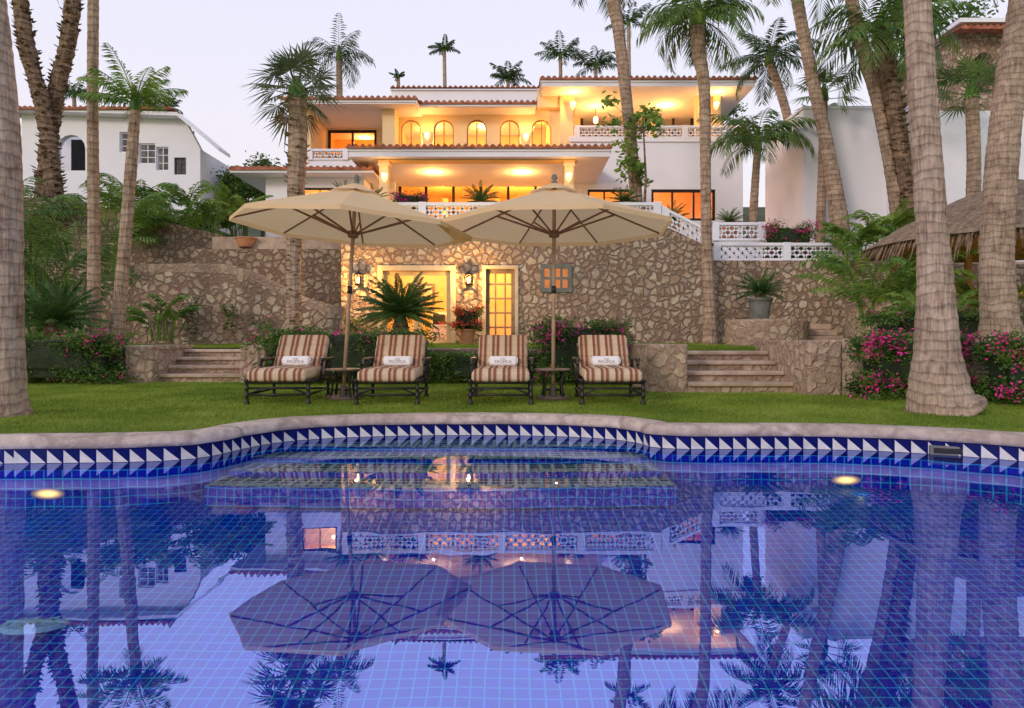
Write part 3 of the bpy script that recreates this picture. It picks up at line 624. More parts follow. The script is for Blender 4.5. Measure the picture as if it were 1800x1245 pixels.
m=M(); m.box(X(1412,24),X(1640,24),24,27.6,3,Z(192,24)); m.box(X(1600,22.5),X(2300,22.5),22.5,27,3,Z(195,22.5)); m.box(X(1412,24)-.05,X(1640,24),23.95,27.6,Z(192,24),Z(187,24)); m.obj('wall',white,Hr,rb)
D=26.5; m=M(); m.panel(polyp([(1672,230),(2300,230),(2300,40),(1672,62)],D),[[(X(1700,D),Z(170,D)),(X(1735,D),Z(170,D))]+[(X(1717.5+17.5*math.cos(t*pi/8),D),Z(120-20*math.sin(t*pi/8),D)) for t in range(9)]],D-.4,4); m.obj('stone_storey',stone,Hr,rb)
m=M(); tiles(m,X(1655,D),X(2350,D),D-1.2,D+5,Z(52,D-1),Z(20,D-1)); m.box(X(1655,D),X(2350,D),D-1.1,D+4,Z(62,D),Z(55,D),1); m.obj('roof',[terra,white],Hr,rb)
# ---------------------------------------------------------------- vegetation
def kite(m,p,d,sv,L,w,sag,mi):
    mid=p+d*(L*.45)+Vector((0,0,-sag*L*.25)); tip=p+d*L*.95+Vector((0,0,-sag*L)); m.add([p,mid+sv*w,tip,mid-sv*w],[(0,1,2,3)],mi)
def frond(m,base,az,el,L,droop,wid,n=22,mi=0,lw=.018,sag=.35,vee=.25,rw=.02,seg=8):
    p=Vector(base); pts=[p.copy()]; dirs=[]; tw=R.uniform(-.15,.15)
    for i in range(n):
        t=i/n; e=el-droop*t**1.25; az2=az+tw*t; d=Vector((math.cos(az2)*math.cos(e),math.sin(az2)*math.cos(e),math.sin(e))); dirs.append(d); p=p+d*(L/n); pts.append(p.copy())
    st=max(1,n//seg); q=pts[::st]+[pts[-1]]
    m.tube(q,[rw*(1-.8*k/len(q)) for k in range(len(q))],3,mi)
    side=Vector((-math.sin(az),math.cos(az),0))
    for i in range(1,n):
        t=i/n
        if t<.12: continue
        prof=math.sin(pi*min(1,(.12+t*.85)))**.6; l=wid*prof; d=dirs[i]; upv=side.cross(d)
        for s in(1,-1):
            if R.random()<.04: continue
            dd=(side*s*.85+d*(.45+.5*t)+upv*-vee*-1+Vector((R.uniform(-.12,.12),R.uniform(-.12,.12),R.uniform(-.15,.1)))).normalized()
            kite(m,pts[i],dd,d,l*R.uniform(.8,1.12),lw,sag*R.uniform(.6,1.4),mi)
def fan(m,base,az,el,L,mi=0,n=15,wd=.05):
    d=Vector((math.cos(az)*math.cos(el),math.sin(az)*math.cos(el),math.sin(el))); side=Vector((-math.sin(az),math.cos(az),0)); q=Vector(base)+d*L*.5; m.tube([base,q+Vector((0,0,-.02))],.014,3,mi)
    roll=R.uniform(-.6,.6); side=(side*math.cos(roll)+d.cross(side)*math.sin(roll))
    for k in range(n):
        a=-1.7+3.4*k/(n-1); dd=(d*math.cos(a)+side*math.sin(a)); sv=(side*math.cos(a)-d*math.sin(a)); l=L*.55*(.7+.3*math.cos(a))*R.uniform(.85,1.12)
        kite(m,q,dd,sv,l,wd*L*.42,.2+R.uniform(0,.22),mi)
def palm(D,pts,crown=None,rp=80,kind='pinnate',bark=tk_tan,leaf=palmleaf,nf=20,label='slender palm tree with feathery green crown',group='garden palm trees',drop=1.5,shaggy=0,elmin=-.3,lw=None,dead=0,name='palm_tree',n2=None,ws=1):
    s=1200/D; P3=[P(a,b,D) for a,b,w in pts]; W=[w/2/s*ws for a,b,w in pts]
    base=P3[0]; t=thing(name,base,label,'palm tree',group)
    out=[];rr=[]
    for i in range(len(P3)-1):
        p0=P3[max(i-1,0)];p1=P3[i];p2=P3[i+1];p3=P3[min(i+2,len(P3)-1)]; k=max(4,int((p2-p1).length/.08 if D<13 else (p2-p1).length/.11))
        for j in range(k):
            u=j/k; out.append(.5*((2*p1)+(p2-p0)*u+(2*p0-5*p1+4*p2-p3)*u*u+(3*p1-p0-3*p2+p3)*u**3))
            rr.append((W[i]*(1-u)+W[i+1]*u)*(1+(.03 if D<13 else .05)*(j%2)+R.uniform(-.022,.022)+shaggy*R.uniform(0,1)))
    out.append(P3[-1]);rr.append(W[-1]); m=M(); m.tube(out,rr,18 if D<13 else 9)
    if shaggy:
        for i in range(len(out)-2):
            for k in range(3):
                a=R.uniform(0,2*pi); q=Vector((math.cos(a),math.sin(a),.5)); kite(m,out[i]+q*rr[i]*.7,q.normalized(),Vector((-math.sin(a),math.cos(a),0)),rr[i]*.9,rr[i]*.35,0,0)
    m.obj('trunk',bark,t,base,smooth=D<13)
    r=rp/s; m=M(); c=P3[-1]
    for k in range(nf):
        az=k*2.39996+R.uniform(-.3,.3); f=(k+.5)/nf
        el=1.35-(1.35-elmin)*f+R.uniform(-.18,.18)
        if kind=='fan': fan(m,c+Vector((0,0,R.uniform(-.1,.15)*r)),az,el,r*R.uniform(.9,1.2),0)
        else: frond(m,c,az,el,r*R.uniform(.95,1.35),drop*R.uniform(.7,1.2),r*.36,n2 or (34 if D<30 else 20),0,lw or max(.014,r*.017),.4)
    if dead:
        for k in range(dead):
            az=R.uniform(0,2*pi)
            if kind=='fan': fan(m,c-Vector((0,0,.1*r)),az,R.uniform(-1.4,-.8),r*.75,1)
            else: frond(m,c,az,R.uniform(-1.3,-.7),r*.8,.4,r*.2,14,1,.015,.8)
    m.tube([c-Vector((0,0,.12*r)),c+Vector((0,0,.08*r)),c+Vector((0,0,.35*r))],[W[-1]*1.25,W[-1]*1.1,W[-1]*.3],7,2)
    m.obj('crown',[leaf,deadleaf,arecaleaf],t,base,fix=False); return t
palm(7.9,[(8,738,104),(6,690,82),(4,560,74),(4,300,68),(-10,100,64),(-60,-300,62),(-110,-620,60)],rp=240,bark=tk_near,label='thick grey palm trunk rising from the lawn',ws=.86)
palm(8.2,[(1662,728,156),(1652,700,122),(1647,620,86),(1644,500,66),(1638,400,58),(1624,200,53),(1612,0,50),(1595,-300,50),(1580,-600,50)],rp=260,bark=tk_near,label='thick ringed pale palm trunk with flared foot',ws=.86)
palm(12,[(1762,612,92),(1757,560,68),(1752,450,60),(1760,300,58),(1775,150,54),(1795,30,52),(1830,-200,50)],rp=200,bark=tk_near,label='leaning grey palm trunk beside thatched shelter',ws=.86)
palm(16.5,[(166,612,34),(165,540,24),(165,400,22),(163,200,20),(164,0,20),(165,-160,20)],rp=110,bark=tk_tan,label='tall straight slender palm beside the stone wall',ws=.88)
palm(24.5,[(110,430,36),(95,330,30),(78,200,28),(45,70,28),(25,-110,26)],rp=110,bark=tk_brown,kind='fan',shaggy=.25,leaf=palmdark,label='shaggy brown fan palm leaning over the terrace',ws=.8)
palm(25,[(70,430,38),(80,330,34),(95,180,30),(122,60,28),(140,-140,26)],rp=110,bark=tk_brown,kind='fan',shaggy=.25,leaf=palmdark,label='shaggy brown fan palm leaning over the terrace',ws=.8)
palm(16,[(203,613,32),(210,540,22),(220,420,20),(230,300,19),(238,185,16)],rp=85,nf=15,elmin=.35,drop=.9,leaf=arecaleaf,label='slender palm with upright bright green fronds')
palm(17.5,[(510,612,38),(515,560,24),(516,450,24),(520,330,28),(523,250,32),(522,165,28)],rp=88,kind='fan',nf=36,leaf=palmgrey,bark=tk_tan,shaggy=.1,dead=4,elmin=-.55,label='fan palm with spiky grey green rounded crown')
palm(36,[(597,300,12),(597,200,11),(596,100,10)],rp=58,nf=22,label='feathery palm standing behind the villa roof',group='palms behind the villa',leaf=palmdark)
for a,b,r,kd,nf in((781,88,26,'p',11),(700,136,15,'p',8),(985,100,42,'p',14),(1047,118,40,'p',16),(893,140,36,'p',17),(1105,42,40,'p',12),(295,190,26,'p',10),(130,168,40,'p',14),(258,196,22,'p',9)):
    palm(48,[(a+4,330,8),(a+2,220,7),(a,b,6)],rp=r,nf=nf,label='distant palm silhouetted against the evening sky',group='palms behind the villa',leaf=palmdark,n2=16,elmin=.2 if r<43 else -.2,drop=1.1,lw=.055)
palm(23.5,[(1124,427,24),(1118,345,21),(1106,220,20),(1088,60,20),(1078,0,24),(1068,-110,22)],rp=110,leaf=palmdark,label='slim palm growing through the villa terrace')
palm(18.5,[(1250,612,38),(1248,565,22),(1242,420,18),(1240,300,18),(1238,160,20),(1228,90,24),(1226,35,24)],rp=105,nf=24,drop=2.1,leaf=palmleaf,elmin=0,label='tall palm with drooping feathery fronds',dead=3)
palm(22.5,[(1482,475,34),(1474,380,30),(1452,250,22),(1422,110,20),(1398,-20,20),(1385,-120,18)],rp=110,bark=tk_tan,label='curving brown palm in front of white wall')
palm(22,[(1592,475,36),(1575,330,28),(1545,180,24),(1510,60,22),(1480,-90,20)],rp=120,bark=tk_tan,label='leaning brown palm in front of white wall')
palm(21.6,[(1612,475,32),(1595,330,24),(1572,190,28),(1550,60,30)],rp=120,nf=24,drop=1.8,bark=tk_brown,shaggy=.15,dead=5,label='shaggy palm with long drooping green fronds')
palm(27,[(1400,330,16),(1385,210,15),(1352,105,14)],rp=76,nf=20,leaf=palmdark,label='dark feathery palm behind the white wall')
palm(20.5,[(1705,470,24),(1712,300,22),(1708,165,20)],rp=76,kind='fan',nf=22,leaf=palmleaf,label='fan palm beside the stone upper storey')
palm(23.5,[(1440,470,18),(1445,300,14),(1448,170,13)],rp=66,kind='fan',nf=20,leaf=palmleaf,label='dark fan palm against the white wall')
palm(24.2,[(1322,470,14),(1325,360,14),(1332,255,12)],rp=95,nf=16,drop=2.2,leaf=palmleaf,label='drooping palm at the villa corner',elmin=.4)
def areca(px,py,D,hp_,n=14,leaf=arecaleaf,spread=.5,label='clump of yellow green areca palm fronds'):
    b=P(px,py,D); s=1200/D; h=hp_/s; t=thing('areca_palm',b,label,'palm','areca palm clumps'); m=M();m2=M()
    for k in range(n):
        a=R.uniform(0,2*pi); q=b+Vector((math.cos(a)*.25,math.sin(a)*.2,0)); l=h*R.uniform(.2,.55); tp=q+Vector((math.cos(a)*spread*l*.35,math.sin(a)*spread*l*.3,l)); m2.tube([q,(q+tp)/2+Vector((0,0,.05)),tp],[.03,.024,.016],5)
        for j in range(2): frond(m,tp,a+R.uniform(-1,1),R.uniform(.8,1.35),h*R.uniform(.42,.65),R.uniform(1.1,1.9),h*.14,22,0,.012+D*.0009,.3)
    m2.obj('trunk',arecaleaf,t,b); m.obj('crown',leaf,t,b,fix=False)
for q in((70,590,17.5,230,14,palmleaf),(125,590,18.5,260,13,palmleaf),(190,480,21,190,12),(285,600,18.2,100,8),(325,440,22.6,140,10),(365,430,23.2,110,10),(250,420,23.4,150,11,palmleaf),(20,470,21.8,230,14,palmleaf),(420,430,25,100)): areca(*q)
for q in((1540,590,15.2,210,12),(1640,600,13.5,110,8),(1500,470,20.5,110),(1560,450,20.4,110),(1735,600,15,140,8),(1590,590,14.6,190,8)): areca(*q)
def cycad(b,r,h=.25,nf=34,label='sago cycad with stiff dark green rosette',grp='sago cycads',elx=1.35):
    b=Vector(b); t=thing('cycad',b,label,'cycad',grp); m=M(); m.tube([b,b+Vector((0,0,h*.6)),b+Vector((0,0,h))],[.13*r+.03,.15*r+.03,.08*r+.03],9); m.obj('trunk',tk_brown,t,b)
    m=M(); c=b+Vector((0,0,h))
    for k in range(nf):
        f=(k+.5)/nf; frond(m,c,k*2.39996,elx-(elx+.1)*f+R.uniform(-.08,.08),r*R.uniform(.9,1.08),.7*R.uniform(.8,1.2),r*.18,40 if r>.9 else 22,0,r*.013+.004,.05,.45,.014)
    m.obj('crown',cycleaf,t,b,fix=False)
def potm(b,r,h,mat,label,name='plant_pot'):
    m=M(); m.lathe([(0,0),(r*.65,0),(r*.7,h*.1),(r*.95,h*.85),(r*1.05,h*.88),(r*1.05,h),(r*.9,h),(r*.88,h*.92),(0,h*.92)],b,18); m.obj(name,mat,base=b,label=label,cat='plant pot')
cycad(P(704,606,17.5),1.2,.78,64,'large sago cycad on the lawn before glass doors')
potm(P(1336,567,17.3),.3,.62,urn,'grey urn on the round stone planter'); cycad(P(1336,522,17.3),.72,.1,40,'sago cycad growing in a grey urn')
cycad(P(95,590,15.3),1.15,.3,44,'dark sago cycad behind the flowering hedge')
for a,c,D_,r in((610,350,20.9,.75),(655,352,21.5,.6),(845,352,21,.72),(1098,352,21,.6),(1180,385,22.5,.7),(1282,388,23,.55)):
    b=P(a,c,D_); g=4.5 if a<1165 else 3.52
    potm((b.x,b.y,g),.26,max(.35,b.z-g-.1),pot,'terracotta pot holding a cycad on the terrace'); cycad((b.x,b.y,b.z-.15),r,.1,30,'potted sago cycad on the villa terrace')
def scatter(m,pts,size,mi=0):
    c=len(pts); a=NR.normal(size=(c,3)); a[:,2]*=.6; a/=np.linalg.norm(a,axis=1)[:,None]; b=NR.normal(size=(c,3)); b-=a*(a*b).sum(1)[:,None]; b/=np.linalg.norm(b,axis=1)[:,None]
    s=(size*NR.uniform(.6,1.3,c))[:,None]; pts=np.asarray(pts)
    v=np.stack([pts-a*s,pts+b*s*.5,pts+a*s,pts-b*s*.5],1).reshape(-1,3); k=len(m.v); m.v+=[tuple(q) for q in v.tolist()]; m.f+=[(k+4*i,k+4*i+1,k+4*i+2,k+4*i+3) for i in range(c)]; m.m+=[mi]*c
def hedge(x0,x1,y0,y1,z0,z1,n=6000,nfl=40,label='clipped green hedge with magenta bougainvillea flowers',fm=pink,size=.035,rough=.3,core=True,name='bougainvillea_hedge',cat='hedge',leaf=hedgeleaf):
    b=Vector(((x0+x1)/2,(y0+y1)/2,z0)); t=thing(name,b,label,cat,'garden shrubs and hedges')
    bm=bmesh.new(); bmesh.ops.create_icosphere(bm,subdivisions=4,radius=1)
    def sup(v,k,nz):
        e=.45; q=Vector([math.copysign(abs(c)**e,c) for c in v]); q=q/max(1e-6,max(abs(c) for c in q))**.3
        f=k*(1+nz*noise.noise(Vector((v.x*(x1-x0)*1.2,v.y*2,v.z*2+x0))))
        return Vector(((x0+x1)/2+q.x*(x1-x0)/2*f,(y0+y1)/2+q.y*(y1-y0)/2*f,(z0+z1)/2+q.z*(z1-z0)/2*f))
    if core: m=M(); m.add([sup(v.co,.78,.25) for v in bm.verts],[[v.index for v in f.verts] for f in bm.faces]); m.obj('shadow_core',darkcore,t,b)  # dark filler core, shade among the leaves put into its colour
    bm.free()
    pts=[]
    while len(pts)<n:
        v=Vector((R.gauss(0,1),R.gauss(0,1),R.gauss(0,1))).normalized()
        if v.z<-.75: continue
        p=sup(v,(R.uniform(.78,1.06) if core else R.random()**.5)+(R.random()**6)*.14,rough)
        if p.z>z0: pts.append(tuple(p))
    m=M(); scatter(m,pts,size); m.obj('foliage',leaf,t,b,fix=False)
    pts=[]
    for k in range(nfl):
        v=Vector((R.uniform(-1,1),-abs(R.gauss(0,1)),R.uniform(-.35,1))).normalized(); c=sup(v,1.05,rough); 
        for j in range(R.randint(5,22)): pts.append((c.x+R.gauss(0,.07),c.y+R.gauss(0,.05),max(z0,c.z+R.gauss(0,.05))))
    if pts: m=M(); scatter(m,pts,.028); m.obj('flowers',fm,t,b,fix=False)
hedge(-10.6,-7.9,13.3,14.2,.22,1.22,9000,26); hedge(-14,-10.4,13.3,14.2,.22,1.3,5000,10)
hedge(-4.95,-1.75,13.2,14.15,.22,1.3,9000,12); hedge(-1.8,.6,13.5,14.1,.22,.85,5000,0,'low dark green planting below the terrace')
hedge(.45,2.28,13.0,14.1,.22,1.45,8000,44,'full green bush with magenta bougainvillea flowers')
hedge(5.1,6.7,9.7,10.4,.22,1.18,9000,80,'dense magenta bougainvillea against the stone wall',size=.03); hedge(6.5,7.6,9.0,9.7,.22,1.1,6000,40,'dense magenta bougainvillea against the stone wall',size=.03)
hedge(7.2,9.6,12.8,14.2,.9,1.7,6000,6,'green shrub planting behind the stone wall')
for a,b_,y0,z0,z1 in((-19,-15.6,23.2,4.2,5.2),(-16.2,-13,23.6,4.2,4.95),(-13.4,-10.8,23.4,4.2,4.8),(-15.6,-12.6,28,5.4,6.3)): hedge(a,b_,y0,y0+1.4,z0,z1,5000,0,'dense green shrubs above the stone wall',size=.08,rough=.7,name='green_shrub',cat='shrub',leaf=palmleaf)
hedge(X(690,20.6),X(748,20.6),20.6,21.2,4.9,5.55,1500,30,'potted bougainvillea blooming on the terrace'); hedge(X(985,20.8),X(1025,20.8),20.7,21.2,4.9,5.5,1200,20,'potted bougainvillea blooming on the terrace')
hedge(X(1345,22),X(1432,22),21.8,22.5,3.5,4.85,3500,60,'magenta bougainvillea bush beside the balustrade')
b=P(822,600,18.6); potm((b.x,b.y,.97),.22,.44,pot,'terracotta pot beside the paned door'); hedge(b.x-.36,b.x+.36,b.y-.3,b.y+.3,1.36,2.0,900,46,'red flowering geranium in a terracotta pot',red,name='geranium',cat='flowering plant')
b=P(432,435,21.8); potm(b,.33,.3,pot,'wide terracotta bowl on the stone wall')
for a,c,w,h in((325,560,.5,1.2),(398,560,.35,.9),(455,580,.8,.8),(620,575,.5,.5)):
    b=P(a,c,18.3); hedge(b.x-w/2,b.x+w/2,18.3,18.55,b.z-h/2,b.z+h/2,260,2,'sparse green climber on the stone wall',rough=.9,core=False,name='climbing_plant',cat='climber',size=.04)
def shrubtree(px,py,D,rp,n=3500,label='leafy green tree behind the garden wall',leaf=hedgeleaf,size=.09,th=.12,gy=None):
    c=P(px,py,D); r=rp*D/1200; b=Vector((c.x,c.y,hz(c.x,c.y) if gy is None else gy)); t=thing('leafy_tree',b,label,'tree'); m=M(); m.tube([b,(b+c)/2+Vector((.1,0,0)),c],[th,th*.7,th*.3],7)
    pts=[]
    for k in range(9):
        q=c+Vector((R.gauss(0,.5),R.gauss(0,.4),R.gauss(0,.5)))*r; m.tube([c-Vector((0,0,r*.6)),q],[th*.4,th*.1],4)
        for j in range(n//9): pts.append(tuple(q+Vector((R.gauss(0,.2),R.gauss(0,.2),R.gauss(0,.16)))*r))
    m.obj('trunk',tk_brown,t,b); m=M(); scatter(m,pts,size); m.obj('crown',leaf,t,b,fix=False)
shrubtree(430,335,33,55,5000); shrubtree(375,335,34,40,3500); shrubtree(460,330,36,40,3000); shrubtree(1640,60,29,80,2500,size=.12); shrubtree(1290,215,34,45,2500)
shrubtree(1130,205,22.8,45,330,'slender broad leaved tree beside the palm trunk',size=.13,th=.06,gy=4.5,leaf=arecaleaf); shrubtree(1115,300,22.9,35,200,'slender broad leaved tree beside the palm trunk',size=.12,th=.05,gy=4.5,leaf=arecaleaf)
# ---------------------------------------------------------------- palapa
c=Vector((11.5,15.6,0)); t=thing('thatched_shelter',(c.x,c.y,.95),'round palm thatched shelter on wooden posts','shelter'); tb=(c.x,c.y,.95)
m=M(); m.lathe([(0,4.8),(1.2,4.35),(2.4,3.75),(3.15,3.25),(2.95,3.2),(0,4.4)],c,40)
for k in range(4600):
    a=R.uniform(pi*.75,2.25*pi); r=R.uniform(.5,3.2); z=4.8-1.6*(r/3.15)**.95+.05; d=Vector((math.cos(a),math.sin(a),-.75-(1.1 if r>2.95 else 0))).normalized()
    kite(m,c+Vector((math.cos(a)*r,math.sin(a)*r,z)),d,Vector((-math.sin(a),math.cos(a),0)),R.uniform(.25,.6),.022,R.uniform(.05,.35),0)
m.obj('thatch_roof',thatch,t,tb,fix=False)
for k in range(6): m=M(); a=k*pi/3+.3; m.tube([c+Vector((2.5*math.cos(a),2.5*math.sin(a),.9)),c+Vector((2.5*math.cos(a),2.5*math.sin(a),3.6))],.09,8); m.obj('post',greywood,t,tb)
lamp('shelter_light',(c.x+.2,c.y-.3,3.3),60,parent=t,pb=tb)
# ---------------------------------------------------------------- umbrellas
def umbrella():
    t=thing('patio_umbrella',(0,0,0),'cream canvas market umbrella on wooden pole above loungers','umbrella','patio umbrellas')
    m=M(); m.lathe([(0,0),(.24,0),(.25,.03),(.22,.05),(.06,.06),(.05,.2),(.035,.2)],n=28); m.obj('base',tabletop,t,local=True,smooth=False)
    m=M(); m.tube([(0,0,.05),(0,0,1.5),(0,0,3.1)],.028,12); m.tube([(0,0,1.55),(0,0,1.66)],.036,12,1); m.obj('pole',[polew,bronze],t,local=True,smooth=True)
    m=M(); m.lathe([(0,0),(.04,0),(.045,.05),(.02,.07),(.045,.11),(.03,.16),(0,.17)],(0,0,3.13),12); m.obj('finial',urn,t,local=True,smooth=True)
    r0,zr,za=1.74,2.53,3.11; off=pi/8*.35
    m=M(); K=8;S=10;vs=[];fs=[]
    for j in range(13):
        u=.14+.86*j/12
        for k in range(K*S):
            a=off+2*pi*k/(K*S); q=(k%S)/S; seg=2*pi/K; ch=math.cos(seg/2)/math.cos((q-.5)*seg)
            rr=r0*u*ch; sagz=-.022*math.sin(pi*q)*math.sin(pi*min(1,u*.95))+.005*noise.noise((a*4,u*5,3))
            vs.append((rr*math.cos(a),rr*math.sin(a),za-(za-zr)*u+sagz))
    w=K*S
    for j in range(12):
        for k in range(w): fs.append((j*w+k,j*w+(k+1)%w,(j+1)*w+(k+1)%w,(j+1)*w+k))
    k0=12*w; vv=[]
    for k in range(w): x,y,z=vs[k0+k]; vv.append((x*1.003,y*1.003,z-.06))
    n0=len(vs); vs+=vv; fs+=[(k0+k,k0+(k+1)%w,n0+(k+1)%w,n0+k) for k in range(w)]
    m.add(vs,fs)
    vs=[]
    for j,(rr,z) in enumerate([(.02,3.17),(.18,3.11),(.38,3.02)]):
        for k in range(16): a=off+2*pi*k/16; e=1 if k%2==0 else .93; vs.append((rr*e*math.cos(a),rr*e*math.sin(a),z))
    m.add(vs,[(j*16+k,j*16+(k+1)%16,(j+1)*16+(k+1)%16,(j+1)*16+k) for j in range(2) for k in range(16)])
    m.obj('canopy',canvas,t,local=True,smooth=False,fix=False)
    m=M()
    for k in range(K):
        a=off+2*pi*k/K; c,s=math.cos(a),math.sin(a); m.tube([(.05*c,.05*s,za-.05),(r0*.5*c,r0*.5*s,za-(za-zr)*.5-.028),(r0*.985*c,r0*.985*s,zr-.01)],.014,4)
        m.tube([(.05*c,.05*s,2.42),(r0*.55*c,r0*.55*s,za-(za-zr)*.55-.035)],.015,4)
    m.lathe([(.03,2.36),(.08,2.38),(.08,2.46),(.03,2.48)],n=12); m.lathe([(.03,2.96),(.08,2.98),(.08,3.06),(.03,3.08)],n=12); m.obj('ribs',wood,t,local=True); return t
um=umbrella(); um.location=(X(603,10),10,.23); um.rotation_euler=(0,math.radians(3.5),0); um['label']='cream canvas umbrella tilting slightly over two loungers'
dup(um,(X(972,10),10,.23),'cream canvas market umbrella on wooden pole above loungers',(0,math.radians(.4),.15))
t=thing('side_table',(0,0,0),'small round iron side table around umbrella pole','table','round side tables')
m=M(); m.lathe([(.04,.41),(.25,.41),(.265,.425),(.25,.44),(.04,.44),(.04,.41)],n=30); m.obj('tabletop',tabletop,t,local=True)
for k in range(4):
    m=M(); a=k*pi/2+pi/4; c,s=math.cos(a),math.sin(a); m.tube([(.19*c,.19*s,.0),(.2*c,.2*s,.03),(.17*c,.17*s,.2),(.21*c,.21*s,.41)],[.026,.024,.018,.018],8); m.tube([(.175*c,.175*s,.13),(.06*c,.06*s,.13)],.012,5); m.obj('leg',iron,t,local=True)
t.location=(X(603,10),10,.24); dup(t,(X(972,10),10,.24))
# ---------------------------------------------------------------- loungers
L=thing('lounge_chair',(0,0,0),'black iron chaise lounge with striped tan and maroon cushions','lounge chair','striped lounge chairs on the lawn')
m=M(); W=.41
for s in(-1,1): m.tube([(s*W,0,.30),(s*W,1.25,.30),(s*W,1.72,.26)],.026,8); m.tube([(s*W,.0,.13),(s*W,1.28,.13)],.017,6)
for y,z in((0,.30),(0,.22),(0,.13),(.6,.3),(1.28,.3),(1.28,.13)): m.tube([(-W,y,z),(W,y,z)],.022 if z>.25 else .016,6)
for k in range(9): x=-W+.04+k*.0925; m.tube([(x,.02,.295),(x,1.2,.295)],.007,4)
m.tube([(-W,0,.13),(-W*.5,0,.215),(0,.0,.22),(W*.5,0,.215),(W,0,.13)],.012,5)
for s in(-1,1): m.tube([(s*.37,1.2,.30),(s*.37,1.56,.72),(s*.37,1.66,.82)],.019,6); m.tube([(s*.37,1.5,.66),(s*.37,1.7,.27)],.014,6)
m.tube([(-.37,1.66,.82),(.37,1.66,.82)],.019,6)
m.obj('frame',iron,L,local=True,smooth=True)
for x,y in((-W,0),(W,0),(-W,1.28),(W,1.28)):
    m=M(); m.lathe([(0,0),(.036,.0),(.042,.02),(.03,.045),(.024,.06),(.024,.105),(.038,.12),(.024,.14),(.024,.2),(.036,.215),(.024,.23),(.024,.30),(.04,.315),(.038,.335),(0,.35)],(x,y,0),12); m.obj('leg',iron,L,local=True,smooth=True)
for s in(-1,1):
    m=M(); x=s*.435
    m.tube([(x,.70,.30),(x,.68,.42),(x,.73,.53),(x,.78,.57)],.018,7); m.tube([(x,1.28,.3),(x,1.3,.58)],.02,7); m.tube([(x,.9,.31),(x,1.05,.45),(x,1.28,.52)],.013,5)
    m.rbox((x,1.1,.59),(.085,.78,.04),.015); m.tube([(x,.71,.59),(x,.66,.575),(x,.655,.535),(x,.69,.515)],.021,7); m.obj('armrest',iron,L,local=True,smooth=False)
m=M()
for y0,y1 in((.0,.42),(.4,.82),(.8,1.22)): m.rbox((0,(y0+y1)/2-.02,.40),(.77,y1-y0+.03,.17),.07,seg=5)
m.rbox((0,-.025,.385),(.78,.11,.15),.05,seg=4)
m.obj('seat_cushion',stripe,L,local=True,smooth=True)
m=M(); ang=math.radians(50); Rx=Matrix.Rotation(ang,4,'X')
for d0 in(.12,.34,.54): m.rbox((0,1.13+d0*math.cos(ang),.42+d0*math.sin(ang)),(.76,.245,.17),.068,0,Rx,5)
m.obj('back_cushion',stripe,L,local=True,smooth=True)
def text(s,size,parent,loc):
    cu=bpy.data.curves.new('t','FONT'); cu.body=s; cu.size=size; cu.align_x='CENTER'; cu.extrude=.0012; o=bpy.data.objects.new('t',cu); col.objects.link(o); bpy.context.view_layer.update()
    me=bpy.data.meshes.new_from_object(o.evaluated_get(bpy.context.evaluated_depsgraph_get())); bpy.data.objects.remove(o)
    q=bpy.data.objects.new('embroidered_lettering',me); me.materials.clear(); me.materials.append(inkm); col.objects.link(q); q.parent=parent; q.location=loc; q.rotation_euler=(pi/2,0,0); return q
T=thing('rolled_towel',(0,0,0),'rolled white towel with brown lettering on striped lounger','towel','rolled white towels')
m=M(); m.rbox((0,0,.075),(.42,.14,.15),.045,seg=5); m.rbox((0,.01,.112),(.424,.135,.085),.035,seg=4)
for s in(-1,1):
    q=[(s*.2135,math.cos(a)*(.060-.006*a*.9),.078+math.sin(a)*(.062-.006*a*.9)) for a in [k*.5 for k in range(18)]]; m.tube(q,.006,4)
m.obj('towel_roll',towelm,T,local=True,smooth=True)
text('PACIFICA',.060,T,(0,-.0715,.035)); text('CASA',.032,T,(0,-.0715,.086))
spots=[(488,9.25,.06),(680,9.2,.03),(880,9.2,-.01),(1077,9.2,-.04)]
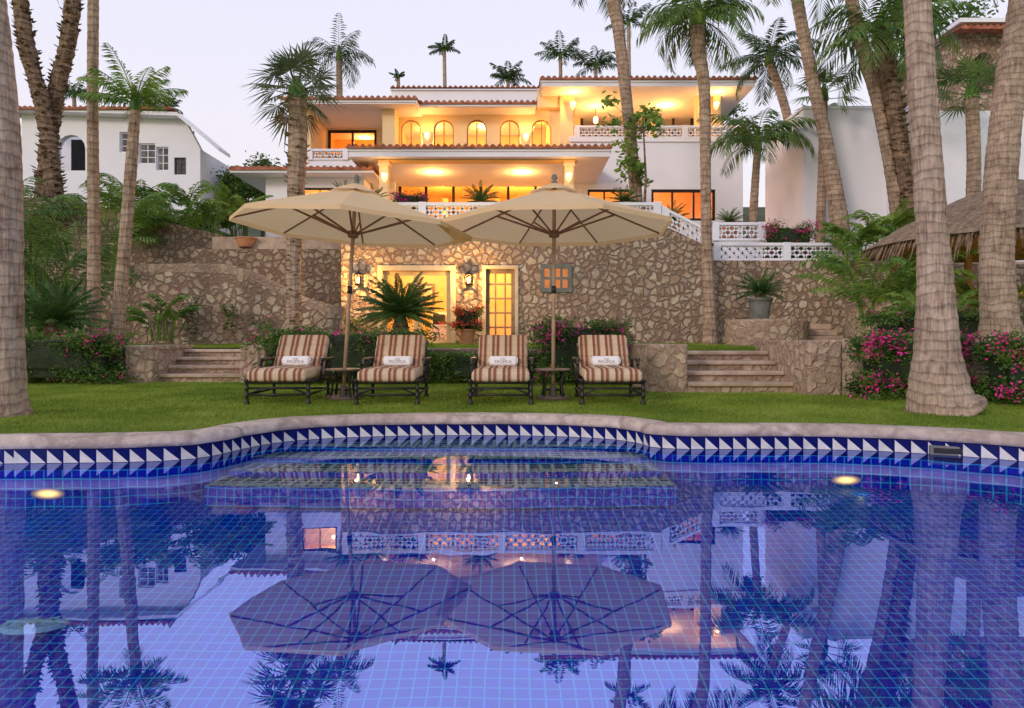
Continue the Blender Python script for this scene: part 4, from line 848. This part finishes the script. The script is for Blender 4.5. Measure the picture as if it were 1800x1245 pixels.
for i,(px,D,rz) in enumerate(spots):
    x=X(px,D)
    if i==0: L.location=(x,D,.225); L.rotation_euler=(0,0,rz); c=L
    else: c=dup(L,(x,D,.225),None,(0,0,rz))
    off=Matrix.Rotation(rz,3,'Z')@Vector((R.uniform(-.02,.02),1.05,.478)); l=(x+off.x,D+off.y,.225+off.z); rr=(-.3,0,rz+R.uniform(-.1,.1))
    if i==0: T.location=l; T.rotation_euler=rr
    else: dup(T,l,None,rr)
# ---------------------------------------------------------------- world, sun, camera
w=bpy.data.worlds.new('World'); bpy.context.scene.world=w; w.use_nodes=True; nt=w.node_tree; bg=nt.nodes['Background']
tc=nt.nodes.new('ShaderNodeTexCoord'); sx=nt.nodes.new('ShaderNodeSeparateXYZ'); nt.links.new(tc.outputs['Generated'],sx.inputs[0])
rp=nt.nodes.new('ShaderNodeValToRGB'); e=rp.color_ramp.elements; stops=[(0,(.84,.69,.67)),(.12,(.88,.79,.79)),(.30,(.86,.82,.91)),(.6,(.76,.79,1.0)),(1,(.56,.66,1.0))]
while len(e)<5: e.new(.5)
for i,(p,c) in enumerate(stops): e[i].position=p; e[i].color=(*c,1)
nt.links.new(sx.outputs[2],rp.inputs[0])
sk=nt.nodes.new('ShaderNodeTexSky'); sk.sky_type='NISHITA'; sk.sun_disc=False; sk.sun_elevation=math.radians(12); sk.sun_rotation=math.radians(215)
mx=nt.nodes.new('ShaderNodeMixRGB'); mx.blend_type='ADD'; mx.inputs[0].default_value=.02; nt.links.new(rp.outputs[0],mx.inputs[1]); nt.links.new(sk.outputs[0],mx.inputs[2]); nt.links.new(mx.outputs[0],bg.inputs[0]); bg.inputs[1].default_value=1.0
sd=bpy.data.lights.new('sun','SUN'); sd.energy=1.2; sd.angle=math.radians(12); sd.color=(1,.84,.72); so=bpy.data.objects.new('sun',sd); col.objects.link(so)
so.rotation_euler=Vector((.8,1,-.42)).to_track_quat('-Z','Y').to_euler()
cd=bpy.data.cameras.new('camera'); cd.lens=24; cd.sensor_width=36; cd.shift_y=-.0125; cd.clip_end=2000; cd.clip_start=.05; co=bpy.data.objects.new('camera',cd); col.objects.link(co); co.location=(0,0,1.08); co.rotation_euler=(pi/2,0,0); bpy.context.scene.camera=co
sc=bpy.context.scene; sc.view_settings.view_transform='Standard'; sc.view_settings.look='None'; sc.view_settings.exposure=0
